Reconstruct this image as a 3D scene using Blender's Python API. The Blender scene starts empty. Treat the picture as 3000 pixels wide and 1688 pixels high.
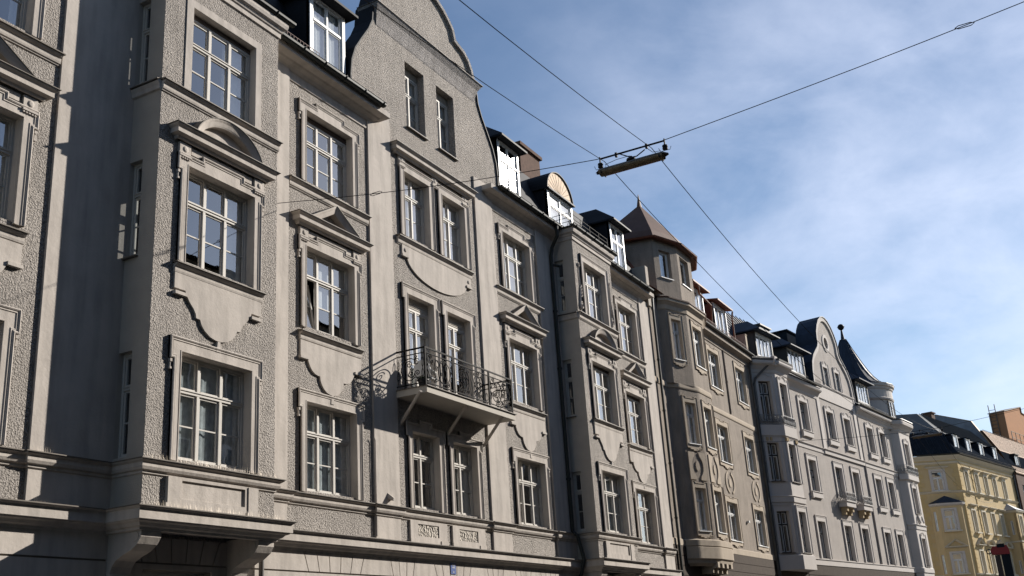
import bpy, math, random
from mathutils import Vector, Matrix
from mathutils.geometry import tessellate_polygon
random.seed(7)
R = math.radians
sc = bpy.context.scene
col = sc.collection

# ---------------------------------------------------------------- camera
cam_d = bpy.data.cameras.new("camera")
cam_d.sensor_width = 36.0
cam_d.lens = 36.0 * 3140.16 / 3000.0
cam_d.clip_start = 0.1
cam_d.clip_end = 5000
cam = bpy.data.objects.new("camera", cam_d)
col.objects.link(cam)
RW = ((0.4800861, 0.25803838, 0.83841131),
      (-0.87494868, 0.20960737, 0.43649692),
      (-0.06310423, -0.94312298, 0.32639992))
m = Matrix(((RW[0][0], -RW[0][1], -RW[0][2], 0.0),
            (RW[1][0], -RW[1][1], -RW[1][2], 0.0),
            (RW[2][0], -RW[2][1], -RW[2][2], 1.7),
            (0, 0, 0, 1)))
cam.matrix_world = m
sc.camera = cam

# ---------------------------------------------------------------- sky and sun
SUN = Vector((0.80489, -0.41465, 0.42452))
ELEV = math.asin(SUN.z)
AZ = math.atan2(SUN.x, SUN.y)
world = bpy.data.worlds.new("World")
sc.world = world
world.use_nodes = True
wn = world.node_tree.nodes
wl = world.node_tree.links
wn.clear()
w_out = wn.new('ShaderNodeOutputWorld')
w_bg = wn.new('ShaderNodeBackground')
w_sky = wn.new('ShaderNodeTexSky')
w_sky.sky_type = 'NISHITA'
w_sky.sun_disc = False
w_sky.sun_elevation = ELEV
w_sky.sun_rotation = AZ
w_sky.altitude = 500
w_sky.air_density = 1.0
w_sky.dust_density = 0.6
w_sky.ozone_density = 2.2
w_bg.inputs['Strength'].default_value = 0.066
# thin high cloud streaks, laid out on the sky by direction
tc = wn.new('ShaderNodeTexCoord')
mp = wn.new('ShaderNodeMapping')
mp.inputs['Rotation'].default_value = (R(12), R(-20), R(28))
mp.inputs['Scale'].default_value = (1.0, 4.5, 8.0)
n1 = wn.new('ShaderNodeTexNoise')
n1.inputs['Scale'].default_value = 1.15
n1.inputs['Detail'].default_value = 8
n1.inputs['Roughness'].default_value = 0.56
n1.inputs['Distortion'].default_value = 0.25
rp = wn.new('ShaderNodeValToRGB')
rp.color_ramp.elements[0].position = 0.34
rp.color_ramp.elements[1].position = 0.88
wl.new(tc.outputs['Generated'], mp.inputs['Vector'])
wl.new(mp.outputs['Vector'], n1.inputs['Vector'])
wl.new(n1.outputs['Fac'], rp.inputs['Fac'])
# more cloud towards the low, sunny end of the street
dt = wn.new('ShaderNodeVectorMath'); dt.operation = 'DOT_PRODUCT'
dt.inputs[1].default_value = Vector((0.977, 0.018, 0.213)).normalized()
wl.new(tc.outputs['Generated'], dt.inputs[0])
mr = wn.new('ShaderNodeMapRange')
mr.inputs['From Min'].default_value = 0.86
mr.inputs['From Max'].default_value = 1.0
mr.inputs['To Min'].default_value = 0.10
mr.inputs['To Max'].default_value = 0.78
wl.new(dt.outputs['Value'], mr.inputs['Value'])
mu = wn.new('ShaderNodeMath'); mu.operation = 'MULTIPLY'
hz = wn.new('ShaderNodeMath'); hz.operation = 'MULTIPLY_ADD'
hz.inputs[1].default_value = 1.05; hz.inputs[2].default_value = -0.02
# finer fibres over the soft haze
mp2 = wn.new('ShaderNodeMapping')
mp2.inputs['Rotation'].default_value = (R(20), R(-14), R(35))
mp2.inputs['Scale'].default_value = (1.2, 5.0, 11.0)
wl.new(tc.outputs['Generated'], mp2.inputs['Vector'])
n2 = wn.new('ShaderNodeTexNoise')
n2.inputs['Scale'].default_value = 1.7; n2.inputs['Detail'].default_value = 10
n2.inputs['Roughness'].default_value = 0.62; n2.inputs['Distortion'].default_value = 0.5
wl.new(mp2.outputs['Vector'], n2.inputs['Vector'])
rp2 = wn.new('ShaderNodeValToRGB')
rp2.color_ramp.elements[0].position = 0.46; rp2.color_ramp.elements[1].position = 0.74
wl.new(n2.outputs['Fac'], rp2.inputs['Fac'])
sm = wn.new('ShaderNodeMath'); sm.operation = 'MULTIPLY_ADD'; sm.inputs[1].default_value = 0.16
wl.new(rp2.outputs['Color'], sm.inputs[0]); wl.new(rp.outputs['Color'], sm.inputs[2])
wl.new(sm.outputs[0], hz.inputs[0])
wl.new(hz.outputs[0], mu.inputs[0]); wl.new(mr.outputs['Result'], mu.inputs[1])
mx = wn.new('ShaderNodeMix'); mx.data_type = 'RGBA'
wl.new(mu.outputs[0], mx.inputs['Factor'])
wl.new(w_sky.outputs['Color'], mx.inputs['A'])
mx.inputs['B'].default_value = (8.6, 9.2, 11.0, 1)
wl.new(mx.outputs['Result'], w_bg.inputs['Color'])
wl.new(w_bg.outputs[0], w_out.inputs[0])

sd = bpy.data.lights.new("sun", 'SUN')
sd.energy = 4.6
sd.angle = R(0.53)
sd.color = (1.0, 0.937, 0.855)
so = bpy.data.objects.new("sun", sd)
so.rotation_euler = SUN.to_track_quat('Z', 'Y').to_euler()
so.location = (30, -40, 60)
col.objects.link(so)

sc.view_settings.view_transform = 'Standard'
sc.view_settings.look = 'None'
sc.view_settings.exposure = 0.88
sc.view_settings.gamma = 1.0
sc.render.resolution_x = 1024
sc.render.resolution_y = 576

# ---------------------------------------------------------------- materials
MATS = {}
def mat(name, color, rough=0.8, metal=0.0, var=0.0, vscale=1.5, bump=0.0, bscale=30.0, bdist=0.02,
        voro=False, spec=None, dirt=0.0, pit_shade=0.0):
    mm = bpy.data.materials.new(name)
    mm.use_nodes = True
    nt = mm.node_tree; N = nt.nodes; L = nt.links
    p = N['Principled BSDF']
    p.inputs['Base Color'].default_value = (*color, 1)
    p.inputs['Roughness'].default_value = rough
    p.inputs['Metallic'].default_value = metal
    if spec is None and rough > 0.7: spec = 0.12
    if spec is not None:
        p.inputs['Specular IOR Level'].default_value = spec
    t = N.new('ShaderNodeTexCoord')
    if var or dirt:
        a = N.new('ShaderNodeTexNoise'); a.inputs['Scale'].default_value = vscale
        a.inputs['Detail'].default_value = 6; a.inputs['Roughness'].default_value = 0.65
        L.new(t.outputs['Object'], a.inputs['Vector'])
        r = N.new('ShaderNodeMapRange')
        r.inputs['From Min'].default_value = 0.3; r.inputs['From Max'].default_value = 0.7
        r.inputs['To Min'].default_value = 1 - var; r.inputs['To Max'].default_value = 1 + var
        L.new(a.outputs['Fac'], r.inputs['Value'])
        last = r.outputs['Result']
        if dirt:
            mpp = N.new('ShaderNodeMapping'); mpp.inputs['Scale'].default_value = (1.0, 1.0, 0.13)
            L.new(t.outputs['Object'], mpp.inputs['Vector'])
            b = N.new('ShaderNodeTexNoise'); b.inputs['Scale'].default_value = 5.0
            b.inputs['Detail'].default_value = 5
            L.new(mpp.outputs['Vector'], b.inputs['Vector'])
            r2 = N.new('ShaderNodeMapRange')
            r2.inputs['From Min'].default_value = 0.42; r2.inputs['From Max'].default_value = 0.75
            r2.inputs['To Min'].default_value = 1.0; r2.inputs['To Max'].default_value = 1 - dirt
            L.new(b.outputs['Fac'], r2.inputs['Value'])
            q = N.new('ShaderNodeMath'); q.operation = 'MULTIPLY'
            L.new(last, q.inputs[0]); L.new(r2.outputs['Result'], q.inputs[1])
            last = q.outputs[0]
        x = N.new('ShaderNodeVectorMath'); x.operation = 'SCALE'
        x.inputs[0].default_value = color
        L.new(last, x.inputs['Scale'])
        L.new(x.outputs['Vector'], p.inputs['Base Color'])
    if bump:
        if voro:
            d = N.new('ShaderNodeTexNoise'); d.inputs['Scale'].default_value = bscale * 0.5
            d.inputs['Detail'].default_value = 1
            L.new(t.outputs['Object'], d.inputs['Vector'])
            sub = N.new('ShaderNodeMix'); sub.data_type = 'RGBA'; sub.inputs['Factor'].default_value = 0.08
            L.new(t.outputs['Object'], sub.inputs['A']); L.new(d.outputs['Color'], sub.inputs['B'])
            v = N.new('ShaderNodeTexVoronoi'); v.feature = 'SMOOTH_F1'
            v.inputs['Scale'].default_value = bscale; v.inputs['Smoothness'].default_value = 0.4
            L.new(sub.outputs['Result'], v.inputs['Vector'])
            h = v.outputs['Distance']
        else:
            v = N.new('ShaderNodeTexNoise'); v.inputs['Scale'].default_value = bscale
            v.inputs['Detail'].default_value = 5; v.inputs['Roughness'].default_value = 0.68
            L.new(t.outputs['Object'], v.inputs['Vector'])
            h = v.outputs['Fac']
            if pit_shade:
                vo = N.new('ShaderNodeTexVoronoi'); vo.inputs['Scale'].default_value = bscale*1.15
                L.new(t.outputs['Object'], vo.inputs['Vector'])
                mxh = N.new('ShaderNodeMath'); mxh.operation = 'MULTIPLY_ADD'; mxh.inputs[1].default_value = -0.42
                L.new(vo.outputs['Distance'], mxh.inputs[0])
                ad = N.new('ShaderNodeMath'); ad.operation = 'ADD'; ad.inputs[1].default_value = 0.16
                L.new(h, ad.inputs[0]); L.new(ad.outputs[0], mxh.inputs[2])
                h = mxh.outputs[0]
        bn = N.new('ShaderNodeBump'); bn.inputs['Strength'].default_value = bump
        bn.inputs['Distance'].default_value = bdist
        if pit_shade:
            pr = N.new('ShaderNodeMapRange')  # crevice shade put into the colour: low spots of the bump drawn darker
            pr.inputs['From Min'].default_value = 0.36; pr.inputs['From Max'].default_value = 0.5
            pr.inputs['To Min'].default_value = 1-pit_shade; pr.inputs['To Max'].default_value = 1.03
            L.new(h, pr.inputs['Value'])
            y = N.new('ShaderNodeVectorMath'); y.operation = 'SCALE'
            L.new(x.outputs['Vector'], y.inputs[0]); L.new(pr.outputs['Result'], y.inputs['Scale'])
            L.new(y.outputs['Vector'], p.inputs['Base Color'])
        L.new(h, bn.inputs['Height']); L.new(bn.outputs['Normal'], p.inputs['Normal'])
    MATS[name] = mm
    return mm

ROUGH = mat('pebbledash_render', (0.50, 0.46, 0.42), 0.95, var=0.12, vscale=0.8, bump=1.0, bscale=26, bdist=0.12, pit_shade=0.28, dirt=0.18, spec=0.1)
ROUGH_UP = mat('weathered_pebbledash', (0.44, 0.415, 0.40), 0.95, var=0.10, vscale=0.7, bump=1.0, bscale=27, bdist=0.08, pit_shade=0.24, dirt=0.32, spec=0.1)
SMOOTH = mat('smooth_grey_stucco', (0.455, 0.415, 0.375), 0.9, var=0.08, vscale=1.6, bump=0.3, bscale=7, bdist=0.03, dirt=0.24, spec=0.12)
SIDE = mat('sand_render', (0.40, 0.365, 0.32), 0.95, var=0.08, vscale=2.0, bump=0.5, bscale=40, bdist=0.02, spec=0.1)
ROCK = mat('carved_rock_panel', (0.36, 0.33, 0.29), 0.95, var=0.1, bump=1.0, bscale=16, bdist=0.08, voro=True, spec=0.1)
SHEET = mat('weathered_sheet_metal', (0.13, 0.11, 0.09), 0.65, spec=0.3, var=0.25, vscale=3)
CREAM = mat('cream_window_paint', (0.48, 0.455, 0.415), 0.6, var=0.06, vscale=6, spec=0.2)
WHITE = mat('white_window_paint', (0.62, 0.62, 0.61), 0.45, spec=0.35)
BLACKF = mat('black_window_frame', (0.02, 0.022, 0.024), 0.35)
GUTTER = mat('dark_zinc_gutter', (0.022, 0.026, 0.024), 0.5, var=0.2, vscale=8, spec=0.3)
GREYPIPE = mat('grey_downpipe', (0.075, 0.07, 0.064), 0.55, var=0.15, spec=0.3)
ROOFD = mat('dark_roof_sheet', (0.014, 0.015, 0.018), 0.65, var=0.3, vscale=1.2, spec=0.15)
NAVY = mat('blue_slate_metal', (0.022, 0.031, 0.048), 0.6, var=0.3, vscale=1.0, bump=0.2, bscale=3, spec=0.18)
IRON = mat('black_wrought_iron', (0.012, 0.012, 0.012), 0.7, spec=0.08)
IRONG = mat('silver_wrought_iron', (0.22, 0.215, 0.21), 0.4, metal=0.6)
RUST = mat('rusty_snow_guard', (0.13, 0.06, 0.045), 0.7)
FANM = mat('bronze_fan_sheet', (0.30, 0.22, 0.145), 0.7, metal=0.2, var=0.25, vscale=5, spec=0.2)
GLINT = mat('glinting_copper_sheet', (0.24, 0.155, 0.10), 0.75, metal=0.25, var=0.25, vscale=1.5, bump=0.15, bscale=1.2, bdist=0.05)
MATTE = mat('matt_dark_roof', (0.016, 0.02, 0.027), 1.0, var=0.3, vscale=1.5, spec=0.0)
COPPER = mat('brown_copper_sheet', (0.155, 0.058, 0.034), 0.6, spec=0.2, var=0.15, vscale=2)
COPPERD = mat('dark_copper_roof', (0.10, 0.054, 0.038), 0.65, spec=0.2, var=0.2, vscale=1.5)
ZINCB = mat('bright_zinc_sheet', (0.36, 0.26, 0.17), 0.55, metal=0.45, var=0.3, vscale=4, bump=0.4, bscale=3)
BROWN = mat('brown_stucco', (0.265, 0.228, 0.192), 0.92, var=0.16, vscale=0.9, bump=0.6, bscale=14, bdist=0.03, dirt=0.22, spec=0.1)
BEIGE = mat('beige_stucco_band', (0.40, 0.34, 0.27), 0.9, var=0.08, vscale=1.6, bump=0.2, bscale=9, dirt=0.1, spec=0.1)
STONE = mat('dark_base_stone', (0.055, 0.041, 0.031), 0.9, var=0.18, vscale=5, bump=0.4, bscale=20)
PALE = mat('pale_stucco', (0.39, 0.355, 0.325), 0.92, var=0.10, vscale=1.2, bump=0.4, bscale=12, bdist=0.03, dirt=0.12, spec=0.1)
PTRIM = mat('pale_lilac_trim', (0.485, 0.45, 0.42), 0.85, var=0.05, vscale=2, spec=0.15)
OCHRE = mat('ochre_ornament', (0.40, 0.31, 0.19), 0.9)
YEL = mat('yellow_stucco', (0.50, 0.385, 0.215), 0.9, var=0.06, vscale=1.0, dirt=0.08, spec=0.1)
YELD = mat('yellow_quoin', (0.50, 0.37, 0.18), 0.9, var=0.06, vscale=1.0, spec=0.1)
YTRIM = mat('cream_trim', (0.55, 0.50, 0.40), 0.85, var=0.05, spec=0.1)
BRICK = mat('dark_brown_brick', (0.10, 0.06, 0.045), 0.9, var=0.25, vscale=6)
ORANGE = mat('orange_brown_render', (0.40, 0.19, 0.085), 0.9, var=0.05)
CONC = mat('blotchy_grey_render', (0.18, 0.20, 0.23), 0.9, var=0.3, vscale=0.8)
TILE = mat('red_roof_tile', (0.22, 0.075, 0.05), 0.8, var=0.2, vscale=5, bump=0.5, bscale=8)
ROOM_SHADE = mat('painted_room_shade', (0.025, 0.022, 0.018), 0.95)  # near-black colour stands in for the shade inside unlit rooms
CURT = mat('white_curtain', (0.60, 0.60, 0.58), 0.9, var=0.12, vscale=14)
FROST = mat('pale_blue_net_curtain', (0.50, 0.54, 0.55), 0.9, var=0.3, vscale=7, dirt=0.35)
SHUT = mat('pale_roller_shutter', (0.50, 0.47, 0.42), 0.6)
SHUTD = mat('brown_roller_shutter', (0.10, 0.075, 0.06), 0.6)
SPIKE = mat('bird_spike_wire', (0.42, 0.36, 0.28), 0.4, metal=0.3)
CONCRETE = mat('painted_concrete', (0.46, 0.43, 0.38), 0.85, var=0.06, vscale=3, bump=0.1, bscale=20)
LAMPM = mat('weathered_lamp_metal', (0.16, 0.16, 0.155), 0.6, spec=0.2, var=0.3, vscale=12)
LAMPG = mat('dirty_lamp_glass', (0.17, 0.125, 0.075), 0.45, spec=0.3, var=0.45, vscale=9)
LAMPR = mat('rust_stained_lamp_glass', (0.42, 0.10, 0.04), 0.6, var=0.3, vscale=10)
WIRE = mat('steel_wire', (0.02, 0.02, 0.022), 0.7, spec=0.1)
BLUE = mat('blue_enamel', (0.05, 0.09, 0.26), 0.35)
WENAM = mat('white_enamel', (0.75, 0.75, 0.75), 0.35)
PLANT = mat('plant_leaf', (0.045, 0.07, 0.03), 0.7)
POT = mat('dark_flower_pot', (0.02, 0.02, 0.022), 0.6)
PLASTIC = mat('white_plastic', (0.7, 0.7, 0.68), 0.4)
REDP = mat('red_plastic', (0.42, 0.012, 0.01), 0.4)
POSTM = mat('dark_grey_post_paint', (0.025, 0.025, 0.028), 0.7, spec=0.1)
POSTB = mat('brown_post_paint', (0.07, 0.035, 0.025), 0.6)
ASPH = mat('asphalt', (0.05, 0.05, 0.052), 0.9, var=0.1, vscale=0.5, bump=0.3, bscale=60)
PAVE = mat('granite_pavement', (0.22, 0.21, 0.20), 0.9, var=0.1)
GROUND = mat('ground_earth', (0.12, 0.11, 0.09), 0.95, var=0.1)
OPP = mat('opposite_house_stucco', (0.20, 0.175, 0.14), 0.9, var=0.1)
GROOVE = mat('joint_shadow_gap', (0.20, 0.18, 0.155), 0.95)

def pane_mat(name, refl, rough, tint=(0.75, 0.8, 0.82)):
    mm = bpy.data.materials.new(name); mm.use_nodes = True
    nt = mm.node_tree; N = nt.nodes; L = nt.links
    N.remove(N['Principled BSDF'])
    out = N['Material Output']
    tr = N.new('ShaderNodeBsdfTransparent'); tr.inputs['Color'].default_value = (*tint, 1)
    gl = N.new('ShaderNodeBsdfGlossy'); gl.inputs['Roughness'].default_value = rough
    gl.inputs['Color'].default_value = (0.95, 0.97, 1, 1)
    lw = N.new('ShaderNodeLayerWeight'); lw.inputs['Blend'].default_value = 0.5
    pw = N.new('ShaderNodeMath'); pw.operation = 'POWER'; pw.inputs[1].default_value = 4.0
    fr = N.new('ShaderNodeMath'); fr.operation = 'MULTIPLY_ADD'; fr.inputs[1].default_value = 1.0-refl; fr.inputs[2].default_value = refl
    L.new(lw.outputs['Facing'], pw.inputs[0]); L.new(pw.outputs[0], fr.inputs[0])
    ms = N.new('ShaderNodeMixShader')
    # old glass is never quite flat
    t = N.new('ShaderNodeTexCoord')
    nz = N.new('ShaderNodeTexNoise'); nz.inputs['Scale'].default_value = 1.6; nz.inputs['Detail'].default_value = 1
    L.new(t.outputs['Object'], nz.inputs['Vector'])
    bn = N.new('ShaderNodeBump'); bn.inputs['Strength'].default_value = 0.035; bn.inputs['Distance'].default_value = 0.05
    L.new(nz.outputs['Fac'], bn.inputs['Height'])
    L.new(bn.outputs['Normal'], gl.inputs['Normal'])
    L.new(fr.outputs[0], ms.inputs[0]); L.new(tr.outputs[0], ms.inputs[1]); L.new(gl.outputs[0], ms.inputs[2])
    L.new(ms.outputs[0], out.inputs['Surface'])
    return mm
GLASS = pane_mat('window_glass', 0.27, 0.01, (.88, .91, .92))
GLASS_SUN = pane_mat('sun_facing_glass', 0.25, 0.05)

# ---------------------------------------------------------------- mesh tools
class Frame:
    """maps (u, d, z): u along the wall, d outwards, into house coordinates"""
    def __init__(self, a=(0, 0), b=(1, 0)):
        L = math.hypot(b[0]-a[0], b[1]-a[1])
        self.a = a; self.L = L
        self.u = ((b[0]-a[0])/L, (b[1]-a[1])/L)
        self.n = (-self.u[1], self.u[0])
    def __call__(self, u, d, z):
        return (self.a[0]+u*self.u[0]+d*self.n[0], self.a[1]+u*self.u[1]+d*self.n[1], z)
ID = Frame()

PART = {'s0': 0.0}
class House:
    def __init__(self, name, label, cat, loc, rot, s0, group=None):
        e = bpy.data.objects.new(name, None)
        col.objects.link(e)
        c, s = math.cos(rot), math.sin(rot)
        e.location = (loc[0]+c*s0, loc[1]+s*s0, 0); e.rotation_euler = (0, 0, rot)
        e['label'] = label; e['category'] = cat
        if group: e['group'] = group
        self.e = e; self.s0 = s0; PART['s0'] = s0

class MB:
    def __init__(self, fr=ID):
        self.v = []; self.f = []; self.fr = fr; self.smooth = False
    def add(self, pts, faces):
        o = len(self.v)
        for p in pts: self.v.append(self.fr(*p))
        for f in faces: self.f.append([i+o for i in f])
    def box(self, u0, u1, d0, d1, z0, z1):
        self.add([(u0,d0,z0),(u1,d0,z0),(u1,d1,z0),(u0,d1,z0),(u0,d0,z1),(u1,d0,z1),(u1,d1,z1),(u0,d1,z1)],
                 [(0,1,2,3),(4,5,6,7),(0,1,5,4),(1,2,6,5),(2,3,7,6),(3,0,4,7)])
        return self
    def quad(self, a, b, c, d):
        self.add([a, b, c, d], [(0,1,2,3)]); return self
    def plate(self, outer, holes, d0, d1, back=False):
        loops = [outer]+list(holes)
        vl = [[Vector((p[0], p[1], 0)) for p in l] for l in loops]
        flat = [p for l in loops for p in l]
        tris = tessellate_polygon(vl)
        self.add([(p[0], d1, p[1]) for p in flat], [tuple(t) for t in tris])
        if back: self.add([(p[0], d0, p[1]) for p in flat], [tuple(t) for t in tris])
        for l in loops:
            n = len(l)
            self.add([(p[0], d0, p[1]) for p in l]+[(p[0], d1, p[1]) for p in l],
                     [(i, (i+1) % n, n+(i+1) % n, n+i) for i in range(n)])
        return self
    def hsweep(self, path, prof, closed=False, cap=True):
        """path in plan (u,d); prof [(out,z)]"""
        pts = mitre(path, closed)
        n = len(path); k = len(prof)
        vs = []
        for (p, nn) in pts:
            for (o, z) in prof: vs.append((p[0]+nn[0]*o, p[1]+nn[1]*o, z))
        fs = []
        for i in range(n if closed else n-1):
            j = (i+1) % n
            for q in range(k-1): fs.append((i*k+q, j*k+q, j*k+q+1, i*k+q+1))
        self.add(vs, fs)
        if cap and not closed:
            self.add(vs[:k], [tuple(range(k))]); self.add(vs[-k:], [tuple(range(k))])
        return self
    def vsweep(self, path, prof, closed=False, cap=True):
        """path in elevation (u,z); prof [(off,d)], off to the left of the path"""
        pts = mitre(path, closed)
        n = len(path); k = len(prof)
        vs = []
        for (p, nn) in pts:
            for (o, d) in prof: vs.append((p[0]+nn[0]*o, d, p[1]+nn[1]*o))
        fs = []
        for i in range(n if closed else n-1):
            j = (i+1) % n
            for q in range(k-1): fs.append((i*k+q, j*k+q, j*k+q+1, i*k+q+1))
        self.add(vs, fs)
        if cap and not closed:
            self.add(vs[:k], [tuple(range(k))]); self.add(vs[-k:], [tuple(range(k))])
        return self
    def tube(self, pts, r, n=6, taper=None):
        P = [Vector(p) for p in pts]
        vs = []; m_ = len(P)
        prev = None
        for i, p in enumerate(P):
            t = (P[min(i+1, m_-1)]-P[max(i-1, 0)])
            if t.length < 1e-9: t = Vector((0, 0, 1))
            t.normalize()
            if prev is None:
                a = Vector((0, 0, 1)) if abs(t.z) < 0.9 else Vector((1, 0, 0))
                x = t.cross(a).normalized()
            else:
                x = (prev - t*prev.dot(t)).normalized()
            prev = x
            y = t.cross(x)
            rr = r if taper is None else r*taper[i]
            for k in range(n):
                an = 2*math.pi*k/n
                q = p+x*(rr*math.cos(an))+y*(rr*math.sin(an))
                vs.append(tuple(q))
        fs = []
        for i in range(m_-1):
            for k in range(n):
                fs.append((i*n+k, i*n+(k+1) % n, (i+1)*n+(k+1) % n, (i+1)*n+k))
        fs.append(tuple(range(n))); fs.append(tuple((m_-1)*n+k for k in range(n)))
        self.add(vs, fs)
        return self
    def lathe(self, c, prof, n=24, a0=0, a1=360):
        full = abs(a1-a0) >= 360
        m_ = n if full else n+1
        vs = []; k = len(prof)
        for i in range(m_):
            an = R(a0+(a1-a0)*i/n)
            for (r, z) in prof: vs.append((c[0]+r*math.cos(an), c[1]+r*math.sin(an), z))
        fs = []
        for i in range(n):
            j = (i+1) % m_
            for q in range(k-1): fs.append((i*k+q, j*k+q, j*k+q+1, i*k+q+1))
        self.add(vs, fs)
        return self
    def build(self, name, material, parent=None, smooth=False, label=None):
        me = bpy.data.meshes.new(name)
        if isinstance(parent, House): s0 = parent.s0
        elif parent is not None and 's0' in PART: s0 = PART['s0']
        else: s0 = 0.0
        if isinstance(parent, House): PART['s0'] = s0
        me.from_pydata([(x-s0, -y, z) for (x, y, z) in self.v], [], self.f)
        me.materials.append(material)
        me.update()
        if smooth:
            for p in me.polygons: p.use_smooth = True
        o = bpy.data.objects.new(name, me)
        col.objects.link(o)
        if parent is not None: o.parent = parent.e if isinstance(parent, House) else parent
        if label: o['label'] = label
        return o


def mitre(path, closed=False):
    n = len(path); out = []
    for i in range(n):
        p = path[i]
        a = path[i-1] if (i > 0 or closed) else None
        b = path[(i+1) % n] if (i < n-1 or closed) else None
        def nrm(s, e):
            dx, dy = e[0]-s[0], e[1]-s[1]; L = math.hypot(dx, dy) or 1e-9
            return (-dy/L, dx/L)
        if a is None: nn = nrm(p, b)
        elif b is None: nn = nrm(a, p)
        else:
            n1_ = nrm(a, p); n2_ = nrm(p, b)
            sx, sy = n1_[0]+n2_[0], n1_[1]+n2_[1]
            L2 = sx*sx+sy*sy
            if L2 < 0.05: nn = n1_
            else: nn = (2*sx/L2, 2*sy/L2)
        out.append((p, nn))
    return out

def inset(poly, w):
    """poly listed clockwise (left to right over the top): w>0 shrinks"""
    return [(p[0]-n[0]*w, p[1]-n[1]*w) for (p, n) in mitre(poly, True)]

def rect(u0, u1, z0, z1):
    return [(u0, z0), (u0, z1), (u1, z1), (u1, z0)]

def arc(c, r, a0, a1, n=12, ry=None):
    ry = r if ry is None else ry
    return [(c[0]+r*math.cos(R(a0+(a1-a0)*i/n)), c[1]+ry*math.sin(R(a0+(a1-a0)*i/n))) for i in range(n+1)]

# ---------------------------------------------------------------- window
def window(parent, fr, u0, u1, z0, z1, d=-0.16, cols=3, ucols=None, tr=0.66, munt=True,
           frame=None, sash=None, curtain=None, shutter=0.0, shut_mat=None, glass=None, fw=0.055, name='window',
           label=None, open_first=False):
    frame = frame or CREAM; sash = sash or frame; ucols = ucols or cols
    w = MB(fr); g = MB(fr)
    top = z1 - shutter
    t = 0.07
    w.box(u0, u0+fw, d-t, d, z0, top); w.box(u1-fw, u1, d-t, d, z0, top)
    w.box(u0+fw, u1-fw, d-t, d, top-fw, top); w.box(u0+fw, u1-fw, d-t, d, z0, z0+fw)
    zt = z0+(top-z0)*tr
    rows = []
    if tr < 0.99:
        w.box(u0+fw, u1-fw, d-t, d+0.012, zt-0.035, zt+0.035)
        w.box(u0+fw, u1-fw, d, d+0.03, zt+0.018, zt+0.04)
        rows = [(z0+fw, zt-0.035, cols, munt), (zt+0.035, top-fw, ucols, False)]
    else:
        rows = [(z0+fw, top-fw, cols, munt)]
    sm = MB(fr)
    for ri, (a, b, nc, mn) in enumerate(rows):
        W = (u1-u0-2*fw)/nc
        for i in range(nc):
            x0 = u0+fw+W*i; x1 = x0+W
            if i > 0:
                mw = 0.032 if nc == cols else 0.014
                w.box(x0-mw, x0+mw, d-t, d+0.008, a, b)
            mw0 = 0.032 if (i > 0 and nc == cols) else 0.0
            mw1 = 0.032 if (i < nc-1 and nc == cols) else 0.0
            x0 += mw0; x1 -= mw1
            sw = 0.042
            if open_first and ri == 0 and i == 0:
                # tilted casement, its top leaning into the room
                def P(x, z, dd): return (x, d-0.03+dd-(z-a)*0.17, z)
                for (xa, xb, za, zb) in ((x0, x0+sw, a, b-.02), (x1-sw, x1, a, b-.02), (x0+sw, x1-sw, a, a+sw), (x0+sw, x1-sw, b-.02-sw, b-.02), (x0+sw, x1-sw, (a+b)/2-.012, (a+b)/2+.012)):
                    sm.add([P(xa, za, 0), P(xb, za, 0), P(xb, zb, 0), P(xa, zb, 0), P(xa, za, -.04), P(xb, za, -.04), P(xb, zb, -.04), P(xa, zb, -.04)],
                           [(0,1,2,3),(4,5,6,7),(0,1,5,4),(1,2,6,5),(2,3,7,6),(3,0,4,7)])
                g.quad(P(x0+sw, a+sw, -.02), P(x1-sw, a+sw, -.02), P(x1-sw, b-.02-sw, -.02), P(x0+sw, b-.02-sw, -.02))
                continue
            dd = d-0.018
            sm.box(x0, x0+sw, dd-0.04, dd, a, b); sm.box(x1-sw, x1, dd-0.04, dd, a, b)
            sm.box(x0+sw, x1-sw, dd-0.04, dd, b-sw, b); sm.box(x0+sw, x1-sw, dd-0.04, dd+0.006, a, a+sw)
            if mn:
                zm = (a+b)/2
                sm.box(x0+sw, x1-sw, dd-0.03, dd-0.004, zm-0.013, zm+0.013)
            g.quad((x0+sw, dd-0.022, a+sw), (x1-sw, dd-0.022, a+sw), (x1-sw, dd-0.022, b-sw), (x0+sw, dd-0.022, b-sw))
    o = w.build(name, frame, parent, label=label)
    sm.build('sash', sash, o)
    g.build('pane', glass or GLASS, o)
    if shutter > 0:
        s_ = MB(fr); k = max(2, int(shutter/0.05))
        for i in range(k):
            za = top+shutter*i/k; zb = top+shutter*(i+1)/k
            s_.add([(u0+.01, d-0.01, za), (u1-.01, d-0.01, za), (u1-.01, d+0.012, (za+zb)/2), (u0+.01, d+0.012, (za+zb)/2), (u1-.01, d-0.01, zb-.004), (u0+.01, d-0.01, zb-.004)],
                   [(0,1,2,3),(3,2,4,5)])
        s_.box(u0, u1, d-0.05, d-0.02, top, z1)
        s_.build('roller_shutter', shut_mat or SHUT, o)
    if curtain:
        for (ca, cb, mt, za) in curtain:
            c = MB(fr)
            xa = u0+(u1-u0)*ca; xb = u0+(u1-u0)*cb
            k = max(6, int((xb-xa)/0.06))
            zb0 = z0+(top-z0)*za
            pts = []
            for i in range(k+1):
                x = xa+(xb-xa)*i/k
                dd = d-0.115+0.018*math.sin(i*1.9)+0.008*math.sin(i*4.3)
                pts.append((x, dd))
            vs = [(x, dd, zb0) for x, dd in pts]+[(x, dd, top) for x, dd in pts]
            c.add(vs, [(i, i+1, k+1+i+1, k+1+i) for i in range(k)])
            c.build('curtain', mt, o, smooth=True)
    return o

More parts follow.
